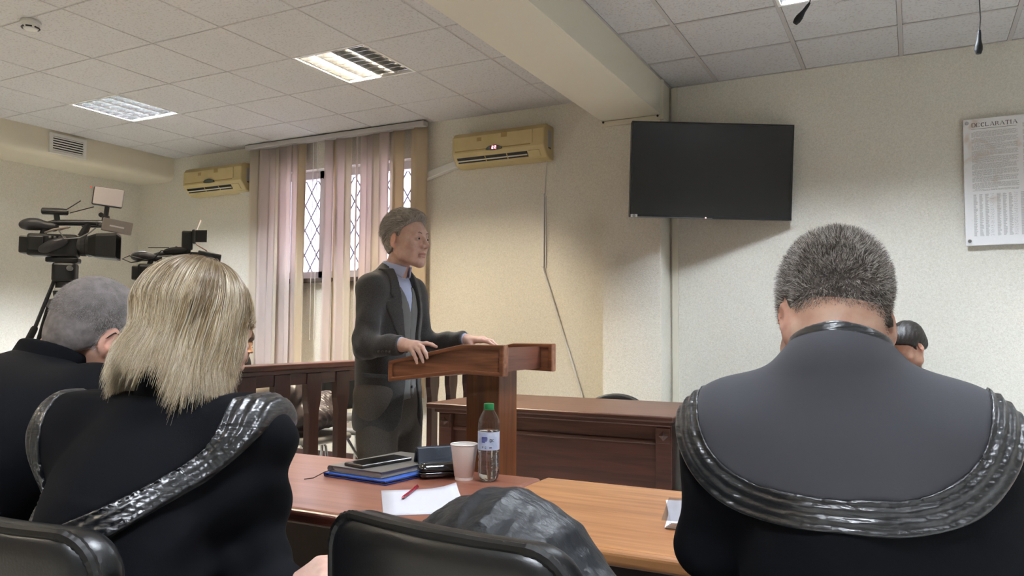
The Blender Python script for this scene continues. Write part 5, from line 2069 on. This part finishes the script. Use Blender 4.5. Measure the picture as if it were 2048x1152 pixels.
def bob_paths(count, seed, inset):
    g = np.random.default_rng(seed)
    phi = g.uniform(-PI, PI, count)                 # 0 = back, +-pi = face
    cl = np.round(phi * 9) / 9 + .0                 # locks
    phi_end = phi + (cl - phi) * .55 + .03 * g.standard_normal(count)
    lay = g.random(count) ** .6
    n = 20
    t = np.linspace(0, 1, n)
    face = np.abs(phi) > 2.15
    nf = np.where(face, 0., 1.)
    sidew = np.exp(-((np.abs(phi) - 1.25) / .55) ** 2)
    zend = -.078 - .040 * sidew + .012 * np.cos(phi * 9) + .016 * g.standard_normal(count)
    zend = np.where(face, .035 + .03 * g.random(count), zend)
    P = np.zeros((count, n, 3))
    # roots spread from the whorl outwards
    e0 = g.random(count) ** .8 * .55
    for i in range(n):
        u = e0 + (1 - e0) * t[i]
        # first 45 %: over the skull from the crown (angle 0..90 deg), then down
        a = np.clip(u / .5, 0, 1) * (PI / 2)
        dn = np.clip((u - .5) / .5, 0, 1)
        r = np.sin(a)
        ph = phi + (phi_end - phi) * u ** 1.5
        rx = .0865 + .014 * lay
        ry = np.where(np.cos(ph) > 0, .104, .098) + .013 * lay
        x = np.sin(ph) * rx * r
        y = -np.cos(ph) * ry * r - .016
        z = .040 + (.094 + .013 * lay) * np.cos(a)
        z = z + (zend - .040) * dn
        out = 1 + .05 * np.sin(dn * PI) - .14 * np.sin(np.clip(dn * 1.1, 0, 1) * PI) * (np.cos(ph) > .2) + nf * .15 * np.clip(dn - .80, 0, 1) / .2 * (.3 + .7 * lay) * (1 - .75 * (np.cos(ph) > .4))
        x = x * out
        y = (y + .016) * out - .016
        P[:, i, 0], P[:, i, 1], P[:, i, 2] = x, y, z
    P += .0012 * g.standard_normal((count, 1, 3))
    P[:, :, :2] *= (1 - inset)
    # a soft wave
    P[:, :, 0] += .0022 * np.sin(t[None, :] * 9 + phi[:, None] * 7)
    return P


def bob_core(q):
    d = ell(q, (0, -.018, .042), (.083, .103, .093))
    e = smax(np.sqrt((q[:, 0] / .084) ** 2 + ((q[:, 1] + .018) / .100) ** 2) * .09 - .088, np.abs(q[:, 2] + .02) - .065, .02)
    d = smin(d, e, .02)
    face = q[:, 1] - np.interp(q[:, 2], [-.12, -.02, .03, .06, .14], [.015, .02, .035, .08, .10]).astype(np.float32)
    d = smax(d, face, .012)
    return smax(d, -(ell(q, (0, -.10, -.085), (.040, .05, .05))), .01)


capB = sobj('hair', hB.part(bob_core), (-.14, -.16, 1.03), (.20, .20, 1.37), .0045, mat('blonde_underlayer', '#A08A66', .7, var=(120, '#8E7C5C'), stretch=(3, 3, .4)), Bp, it=1)
HB = hair_mat('blonde_hair', ['#8F7858', '#B59E7A', '#CFBB98', '#E4D6BC', '#F6EEDE'], .3, root='#7A6446')
bp_ = bob_paths(15000, 3, 0)
sh = bp_.shape
N_ = sh[0]
W_ = hB.out(bp_.reshape(-1, 3)).reshape(sh)
strands('hair_strands', W_[:, 0], W_[:, 0], np.ones(N_), path=W_, radius=.00042, m=HB, parent=capB)

# ---------------------------------------------------------------- C: bowed grey man with glasses
SKC = skin_mat('skin_tanned', '#D0A68E', '#C0907A')
Cp = thing('person', (-1.76, .95, 0), 'person with short grey hair and glasses, bowed over in a black robe', 'person', rz=0)
hC = Head((.030, .225, 1.176), rotm(-.50, .10, -.05), 1.02)
JC = seat_legs(dict(pelvis=(-.02, -.20, .56), chest=(-.01, .0, .92), neck=(-.005, .12, 1.085), skull=(.0, .165, 1.14), shR=(.19, .13, 1.02), shL=(-.19, .10, 1.02),
                    elR=(.27, .20, .82), elL=(-.27, .18, .82), wrR=(.10, .50, .79), wrL=(-.10, .50, .79)), py=-.2)
hCR = hand((.10, .50, .79), (-.5, 1, -.1), (0, 0, 1), -1, [(.25, .4, .3)] * 4)
hCL = hand((-.10, .50, .79), (.5, 1, -.1), (0, 0, 1), 1, [(.25, .4, .3)] * 4)
sobj('body', lambda P: limb_body(P, JC, hC, [((.08, .56, .79), *hCR), ((-.08, .56, .79), *hCL)]), (-.40, -.42, 0), (.40, .72, 1.36), .0045, [SKC, LIP, EAR], Cp, it=1, mi=body_mi(hC))
eyes(hC, Cp)


def robeC(P):
    d = robe_sdf(P, JC, .040, .004, 2.2, .075, .085)
    d = smin(d, ell(P, (0, .0, .95), (.235, .17, .17), rotm(-.5)), .08)
    return smax(d, -neckhole(P, (-.003, .135, 1.06), (.005, .07, .12), .066), .006)


sobj('robe', robeC, (-.44, -.46, .08), (.44, .62, 1.22), .0065, M['robe'], Cp, it=2)


def collarC(P):
    d = np.abs(cone(P, (-.004, .115, 1.06), (.002, .165, 1.165), .078, .070)) - .007
    return smax(d, -(cone(P, (0, .30, 1.12), (0, .32, 1.20), .07, .09)), .01)


sobj('collar', lambda P: smax(smax(collarC(P), (P[:, 2] - 1.172) + .45 * (P[:, 1] - .10), .008), 1.05 - P[:, 2], .01), (-.12, .0, 1.02), (.12, .28, 1.24), .0045, M['robe'], Cp, it=1)
lineC = [-.07, -.045, -.020, .028, .034, .045, .060, .088, .098, .10]
HC = hair_mat('short_grey_hair', ['#6E6866', '#948E8B', '#A9A3A0', '#BEB8B4'], .5)
capC = sobj('hair', hC.part(lambda q: hair_shell(q, .0030, lineC)), (-.13, .04, 1.06), (.15, .36, 1.36), .0045, mat('scalp_hair_grey', '#8A8280', .85, var=(55, '#6B6462'), bump=(160, .3)), Cp, it=1)
def regionC(c):
    ym = np.interp(c[:, 2], HAIRLINE_Z, lineC)
    ok = (c[:, 1] < ym) & (c[:, 2] > -.07) & (np.abs(c[:, 0]) < .0775)
    return ok * (.2 + .8 * np.clip((c[:, 2] + .07) / .05, 0, 1))


p, nr, g = scalp_points(hC, regionC, 24000, 9)
dr = nr * .6 + np.stack([.3 * g.standard_normal(len(p)), .25 * g.standard_normal(len(p)), -.5 + .25 * g.standard_normal(len(p))], 1)
dr /= np.linalg.norm(dr, axis=1)[:, None]
strands('hair_strands', hC.out(p + nr * .003), dr @ hC.R.T, (.004 + .004 * g.random(len(p))), 3, .00032, HC, capC)
# glasses
gl = MB()
pts = lambda L: [tuple(q) for q in hC.out(np.array(L))]
for sd in (-1, 1):
    gl.tube(pts([(sd * .080, -.022, -.004), (sd * .081, -.010, .018), (sd * .079, .03, .018), (sd * .072, .098, .014)]), .0026, 6)
    rim = [(sd * .036 + .026 * math.cos(a), .108 - .15 * (sd * .036 + .026 * math.cos(a)) ** 2 * 10, .002 + .019 * math.sin(a)) for a in np.linspace(0, 2 * PI, 17)]
    gl.tube(pts(rim), .0016, 6, caps=False)
gl.tube(pts([(-.011, .109, .008), (0, .112, .011), (.011, .109, .008)]), .0016, 6)
gobj = gl.build('glasses', mat('glasses_frame', '#1E1A1A', .35), Cp, smooth=True, label='thin dark framed glasses')
gobj['kind'] = 'stuff'

# ---------------------------------------------------------------- D: standing man at the lectern
SKD = skin_mat('skin_fair', '#CFAE9F', '#C19A8A')
Dp = thing('person', (-2.16, 2.943, 0), 'standing person with combed grey hair in a dark grey suit, hands on the lectern', 'person', rz=-PI / 2)
hD = Head((.0, .078, 1.612), rotm(-.02, 0, -.06), 1.02)
JD = dict(pelvis=(0, -.01, .93), chest=(0, .0, 1.27), neck=(0, .005, 1.42), skull=(0, .04, 1.53), shR=(.165, .01, 1.385), shL=(-.165, .01, 1.385),
          elR=(.226, .026, 1.125), elL=(-.235, .02, 1.13), wrR=(.226, .225, 1.137), wrL=(-.222, .272, 1.153),
          hipR=(.09, -.01, .90), hipL=(-.09, -.01, .90), knR=(.095, .01, .49), knL=(-.095, .02, .49), anR=(.10, -.03, .09), anL=(-.10, -.01, .09))
# right hand: index along the top edge, three fingers draped over the panel's outer face
hDR = ([((.222, .225, 1.137), (.226, .300, 1.139), .023, .014), ((.226, .225, 1.136), (.236, .305, 1.137), .022, .014), ((.232, .225, 1.132), (.246, .300, 1.130), .020, .013), ((.238, .228, 1.126), (.256, .288, 1.120), .018, .012)],
       [([(.224, .303, 1.139), (.224, .346, 1.143), (.223, .374, 1.137), (.222, .394, 1.129)], [.0105, .0095, .0085, .0068]),
        ([(.238, .308, 1.137), (.252, .345, 1.127), (.2605, .366, 1.105), (.2615, .376, 1.083)], [.0105, .0095, .0085, .0068]),
        ([(.248, .302, 1.130), (.259, .331, 1.112), (.2630, .348, 1.088), (.2635, .357, 1.066)], [.0100, .0092, .0082, .0066]),
        ([(.257, .290, 1.120), (.2635, .309, 1.099), (.2640, .321, 1.079), (.2640, .327, 1.061)], [.0090, .0082, .0073, .0060]),
        ([(.212, .250, 1.132), (.200, .285, 1.122), (.197, .315, 1.108), (.200, .335, 1.098)], [.0145, .0120, .0100, .0078])])
hDL = hand((-.222, .272, 1.153), (-.10, 1, .03), (.15, .1, 1), 1, [(.15, .45, .35), (.2, .5, .4), (.25, .55, .4), (.3, .6, .4)], thumb=(.6, -.45))


def bodyD(P):
    return limb_body(P, JD, hD, [((.24, .32, 1.11), *hDR), ((-.23, .36, 1.14), *hDL)], .92)


sobj('body', bodyD, (-.36, -.22, 0), (.36, .50, 1.80), .0042, [SKD, LIP, EAR], Dp, it=1, mi=body_mi(hD))
eyes(hD, Dp)
br = MB()
for sd in (-1, 1):
    br.tube([tuple(q) for q in hD.out(np.array([(sd * .016, .0990, .0285), (sd * .031, .0975, .0325), (sd * .046, .0885, .0275)]))], [.0022, .0026, .0012], 6)
    br.build('eyebrow', mat('eyebrow_grey', '#786C62', .8), Dp, smooth=True)
    br = MB()
for sd, pts_, in ((0, None),):
    nails = []
for tip, d_ in (((.2665, .378, 1.085), (0, .4, -1)), ((.2690, .359, 1.068), (0, .4, -1)), ((.2690, .3285, 1.063), (0, .3, -1))):
    v = Vector(d_).normalized()
    R = Matrix((Vector((1, 0, 0)), v, Vector((1, 0, 0)).cross(v))).transposed()
    MB().rbox((-.0010, -.0055, -.0045), (.0010, .0055, .0045), .0009, R=R, c=(0, 0, 0)).build('fingernail', mat('nail', '#D2AC9C', .3), Dp).location = tip

M['suit'] = mat('suit_dark_tweed', '#484746', .85, var=(260, '#363535'), bump=(420, .25, .001), sheen=.15, spec=.25)
M['trousers'] = mat('suit_trousers', '#57524D', .85, var=(260, '#46423D'), bump=(420, .2, .001), spec=.25)
M['vest'] = mat('grey_knit_vest', '#6B6C6A', .9, bump=(240, .3, .001))
M['shirt'] = mat('light_blue_shirt', '#B4BEDC', .7, bump=(300, .1))


def torsoD(P, g):
    d = cone(P, (0, -.012, .80), (0, -.012, 1.05), .185 + g, .160 + g, ((0, 1, 0), 1.30))
    d = smin(d, cone(P, (0, -.012, 1.05), (0, -.005, 1.27), .160 + g, .165 + g, ((0, 1, 0), 1.36)), .06)
    d = smin(d, cone(P, (.150, -.002, 1.375), (-.150, -.002, 1.375), .056 + g, .056 + g), .06)
    d = smin(d, cone(P, (0, .0, 1.37), (0, .010, 1.470), .09 + g, .060 + g), .06)
    for s in (-1, 1):
        d = smin(d, cone(P, (s * .035, .0, 1.435), (s * .150, .0, 1.392), .048 + g, .050 + g), .05)
    return d


def open_w(z):
    return np.interp(z, [.70, .80, .95, 1.08, 1.12, 1.30, 1.44], [.13, .075, .045, .042, .045, .075, .072]).astype(np.float32)


def jacketD(P):
    d = torsoD(P, .006)
    for s, k in (('R', 1), ('L', -1)):
        sh_, el_, wr_ = f32(*JD['sh' + s]), f32(*JD['el' + s]), f32(*JD['wr' + s])
        sl_ = cone(P, sh_ - f32(0, 0, .012), el_, .060, .053)
        sl_ = smin(sl_, cone(P, el_, el_ + (wr_ - el_) * .97, .053, .043), .03)
        q = P - el_
        m = np.exp(-np.sum((q / f32(.08, .10, .13)) ** 2, 1))
        sl_ = sl_ + m * .005 * np.sin(P[:, 2] * 70 + P[:, 1] * 55 + 2 * np.sin(P[:, 1] * 18)) + .003 * np.sin(P[:, 2] * 40 - P[:, 1] * 70)
        # cut the cuff square
        ax = (wr_ - el_) / np.linalg.norm(wr_ - el_)
        cut = (P - (el_ + (wr_ - el_) * .975)) @ ax
        near_el = np.sum((P - el_) ** 2, 1) < .09
        sl_ = smax(sl_, np.where(near_el, cut, -1), .004)
        d = smin(d, sl_, .035)
    d = smax(d, .742 - .05 * np.clip((P[:, 1] + .05) / .2, -1, 1) * 0 - P[:, 2], .01)
    # open front and rounded lower corners
    op = np.maximum(np.abs(P[:, 0]) - open_w(P[:, 2]), .03 - P[:, 1])
    d = smax(d, -op, .006)
    return smax(d, -cone(P, (0, .014, 1.36), (0, .065, 1.65), .056, .075), .006)


sobj('jacket', jacketD, (-.36, -.24, .70), (.36, .28, 1.54), .0055, M['suit'], Dp, it=1)


def lapelD(P):
    d = torsoD(P, .013)
    z = P[:, 2]
    ax_ = np.abs(P[:, 0])
    w0 = open_w(z) - .006
    wd = np.interp(z, [1.09, 1.10, 1.20, 1.325, 1.335, 1.345, 1.36, 1.44], [0, .008, .05, .078, .050, .040, .055, .045]).astype(np.float32)
    band = np.maximum(w0 - ax_, ax_ - (w0 + wd))
    d = smax(d, band, .003)
    d = smax(d, .0 - P[:, 1], .004)
    return smax(smax(d, 1.095 - z, .003), z - 1.480, .004)


V, F = surf(lapelD, (-.2, -.02, 1.08), (.2, .24, 1.51), .0042)
V = relax(V, F, 1)
cx = V[F].mean(1)[:, 0]
for nm, sel in (('lapel', cx > 0), ('lapel', cx < 0)):
    ff = F[sel]
    u, inv = np.unique(ff, return_inverse=True)
    obj(nm, V[u], inv.reshape(ff.shape), M['suit'], Dp, True)


def collD(P):
    d = np.abs(cone(P, (0, .0, 1.42), (0, .034, 1.507), .074, .063)) - .0065
    d = smax(d, P[:, 1] - .035, .006)
    return smax(smax(d, P[:, 2] - (1.498 - .1 * P[:, 1]), .006), 1.43 - P[:, 2], .006)


sobj('jacket_collar', collD, (-.12, -.12, 1.40), (.12, .11, 1.55), .004, M['suit'], Dp, it=1)


def vestD(P):
    d = torsoD(P, -.006)
    w_ = np.interp(P[:, 2], [1.285, 1.295, 1.42], [0, .004, .05]).astype(np.float32)
    d = smax(d, -np.maximum(np.abs(P[:, 0]) - w_, .02 - P[:, 1]), .004)
    return smax(smax(d, .88 - P[:, 2], .01), P[:, 2] - 1.40, .01)


vs = sobj('vest', vestD, (-.24, -.2, .86), (.24, .2, 1.42), .006, M['vest'], Dp, it=1)
for k in range(4):
    z = 1.125 - k * .062
    MB().lathe([(.0065, 0), (.0065, .004), (.003, .005)], 12, (0, .118, z), 'y').build('button', M['black'], vs)


def shirtD(P):
    d = torsoD(P, -.012)
    d = smax(d, P[:, 2] - 1.455, .01)
    d = smin(d, smax(cone(P, (0, .006, 1.43), (0, .034, 1.517), .065, .059), P[:, 2] - (1.514 - .35 * np.clip(P[:, 1], 0, 1)), .006), .01)
    d = smax(d, .95 - P[:, 2], .01)
    return smax(d, -cone(P, (0, .056, 1.475), (0, .080, 1.59), .040, .062), .004)


sh_ = sobj('shirt', shirtD, (-.22, -.2, .92), (.22, .2, 1.56), .0045, M['shirt'], Dp, it=1)


def wingD(P):
    d = np.abs(cone(P, (0, .008, 1.437), (0, .036, 1.522), .073, .0625)) - .004
    d = smax(d, P[:, 2] - (1.518 - .30 * np.clip(P[:, 1], 0, 1)), .004)
    low = 1.484 - 1.0 * np.clip(P[:, 1] - .03, 0, .05) * (np.abs(P[:, 0]) < .075)
    d = smax(d, low - P[:, 2], .004)
    gap = np.maximum(np.abs(P[:, 0]) - np.interp(P[:, 2], [1.422, 1.502], [.032, .006]).astype(np.float32), .02 - P[:, 1])
    return smax(d, -gap, .003)


sobj('shirt_collar', wingD, (-.12, -.12, 1.40), (.12, .15, 1.56), .0032, M['shirt'], Dp, it=1)
for s in 'RL':
    w_ = f32(*JD['wr' + s])
    e_ = f32(*JD['el' + s])
    a = w_ + (e_ - w_) * .12
    c = w_ + (e_ - w_) * .0
    MB().tube([tuple(a), tuple(c)], .0325, 16).build('shirt_cuff', M['shirt'], Dp, smooth=True)
for k in range(4):
    MB().lathe([(.0062, 0), (.0062, .004), (.003, .0055)], 12, (0, 0, 0), 'x').build('cuff_button', mat('horn_button', '#2A2522', .35), Dp).location = (.273 - .0015 * k, .195 - .020 * k, 1.105)
MB().rbox((.150, -.02, .985), (.158, .11, 1.002), .003, R=Matrix.Rotation(math.radians(52), 3, 'Z') @ Matrix.Rotation(-.1, 3, 'X'), c=(.15, .06, .99)).build('pocket_welt', M['suit'], Dp).location = (.008, -.004, 0)


def trouD(P):
    d = cone(P, (.0, -.01, .92), (0, -.01, .86), .158, .162, ((0, 1, 0), 1.25))
    for s in 'RL':
        d = smin(d, cone(P, JD['hip' + s], JD['kn' + s], .105, .082), .03)
        a = f32(*JD['an' + s])
        d = smin(d, cone(P, JD['kn' + s], a + f32(0, .01, -.03), .080, .075), .03)
    d = d + .002 * np.sin(P[:, 2] * 28 + P[:, 0] * 30)
    return smax(smax(d, .045 - P[:, 2], .005), P[:, 2] - 1.0, .01)


sobj('trousers', trouD, (-.24, -.22, .03), (.24, .24, 1.02), .007, M['trousers'], Dp, it=1)
for s in 'RL':
    a = f32(*JD['an' + s])
    sobj('shoe', lambda P, a=a: smax(smin(ell(P, a + f32(0, .09, -.04), (.05, .10, .045)), ell(P, a + f32(0, -.01, -.04), (.045, .075, .055)), .03), .003 - P[:, 2], .004), tuple(a + f32(-.08, -.12, -.10)), tuple(a + f32(.08, .22, .04)), .006, mat('black_shoe_leather', '#141312', .25), Dp)

lineD = [-.075, -.045, -.012, .020, .020, .030, .046, .070, .090, .10]


def hairD(q):
    d = hair_shell(q, .006, lineD, .0012)
    top = ell(q, (0, .0, .085), (.076, .100, .062), rotm(.12))
    top = top + .0022 * np.sin(q[:, 0] * 150 + 3 * np.sin(q[:, 1] * 22)) + .0012 * np.sin(q[:, 0] * 320 + q[:, 1] * 60)
    top = smax(top, q[:, 1] - np.interp(q[:, 2], [.05, .085, .11, .14], [.03, .070, .092, .10]).astype(np.float32), .008)
    d = smin(d, top, .012)
    return smax(d, -head_sdf(q) - .004, .002)


HD = mat('combed_grey_hair', '#9A928A', .5, var=(30, '#6B645D'), stretch=(9, 1.3, 3), bump=(60, .5, .003), spec=.5)
capD = sobj('hair', hD.part(hairD), (-.13, -.06, 1.50), (.13, .22, 1.80), .0035, HD, Dp, it=1)
p, nr, g = scalp_points(hD, lambda c: ((c[:, 1] < np.interp(c[:, 2], HAIRLINE_Z, lineD) - .004) & (c[:, 2] > -.075) & (np.abs(c[:, 0]) < .0765) & ~((np.abs(c[:, 0]) > .060) & (c[:, 1] > -.040) & (c[:, 2] < .034))).astype(float), 8000, 21)
back = np.stack([.12 * g.standard_normal(len(p)), -.85 + .15 * g.standard_normal(len(p)), -.25 + .15 * g.standard_normal(len(p))], 1)
back[:, 2] += np.where(p[:, 2] < .03, -.6, 0)
tg = back - nr * np.sum(back * nr, 1)[:, None] + nr * .18
tg /= np.linalg.norm(tg, axis=1)[:, None]
hh_ = np.interp(p[:, 2], [-.07, .03, .09, .14], [.003, .006, .012, .016])
strands('hair_strands', hD.out(p + nr * hh_[:, None]), tg @ hD.R.T, .022 + .02 * g.random(len(p)), 5, .0007, hair_mat('grey_hair_strands', ['#6B635C', '#938B83', '#B5ADA4', '#DAD4CC'], .4), capD)

# ---------------------------------------------------------------- E: dark haired man beyond the far desk, F: person behind the railing


def seated(name_label, loc, rz, head, J, hairline, hcol, cloth, h=.007, hands=None, skin=SKD, extra=None):
    t = thing('person', loc, name_label, 'person', rz=rz)
    sobj('body', lambda P: limb_body(P, J, head, hands or [], .95), (-.40, -.32, 0), (.40, .75, 1.40), h, [skin, LIP, EAR], t, it=1, mi=body_mi(head))
    eyes(head, t)
    sobj('clothing', lambda P: smax(robe_sdf(P, J, .012, .004, .7, .058, .05), -neckhole(P, J['neck'], (J['skull'][0] - J['neck'][0], J['skull'][1] - J['neck'][1], .12), .058), .006), (-.42, -.36, .06), (.42, .7, 1.25), .011, cloth, t, it=1)
    hm = mat('dark_hair_%s' % hcol, '#' + hcol, .45, bump=(70, .6, .003), stretch=(4, 4, 1), spec=.5)
    c = head.c
    sobj('hair', head.part(lambda q: hair_shell(q, .012 if extra is None else .016, hairline, .0015)), tuple(c - .17), tuple(c + .17), .005, hm, t, it=1)
    return t


JE = seat_legs(dict(pelvis=(0, -.12, .56), chest=(0, .04, .80), neck=(0, .12, .96), skull=(0, .14, 1.04), shR=(.17, .12, .88), shL=(-.17, .12, .88),
                    elR=(.24, .20, .79), elL=(-.24, .20, .79), wrR=(.08, .38, .80), wrL=(-.08, .38, .80)), py=-.12)
hE1 = hand((.08, .38, .80), (-.4, 1, -.1), (0, 0, 1), -1, [(.3, .4, .3)] * 4)
hE2 = hand((-.08, .38, .80), (.4, 1, -.1), (0, 0, 1), 1, [(.3, .4, .3)] * 4)
seated('person with dark short hair bowed low beyond the far desk', (.03, 5.16, 0), math.radians(160), Head((0, .17, 1.120), rotm(-.70, 0, -.45), 1.0),
       JE, [-.07, -.045, -.012, .024, .028, .040, .055, .085, .10, .105], '1E1815', mat('dark_suit', '#1E1F24', .8), hands=[((.06, .44, .80), *hE1), ((-.06, .44, .80), *hE2)], skin=SKA)
JF = seat_legs(dict(pelvis=(0, -.10, .56), chest=(0, .02, .88), neck=(0, .07, 1.0), skull=(0, .10, 1.05), shR=(.16, .06, .95), shL=(-.16, .06, .95),
                    elR=(.21, .12, .74), elL=(-.21, .12, .74), wrR=(.08, .32, .66), wrL=(-.08, .32, .66)), py=-.1)
hF1 = hand((.08, .32, .66), (-.4, 1, -.1), (0, 0, 1), -1, [(.3, .4, .3)] * 4)
hF2 = hand((-.08, .32, .66), (.4, 1, -.1), (0, 0, 1), 1, [(.3, .4, .3)] * 4)
seated('person with brown fringe in profile, seated behind the railing next to the blonde head', (-4.46, 4.02, 0), math.radians(-72), Head((0, .13, 1.085), rotm(-.25, 0, 0), .98, True),
       JF, [-.09, -.05, -.01, .03, .045, .075, .100, .108, .112, .115], '3A2A20', mat('black_coat', '#151517', .8), hands=[((.06, .38, .66), *hF1), ((-.06, .38, .66), *hF2)], skin=skin_mat('skin_warm', '#B08C74', '#A07A64'), extra=1)
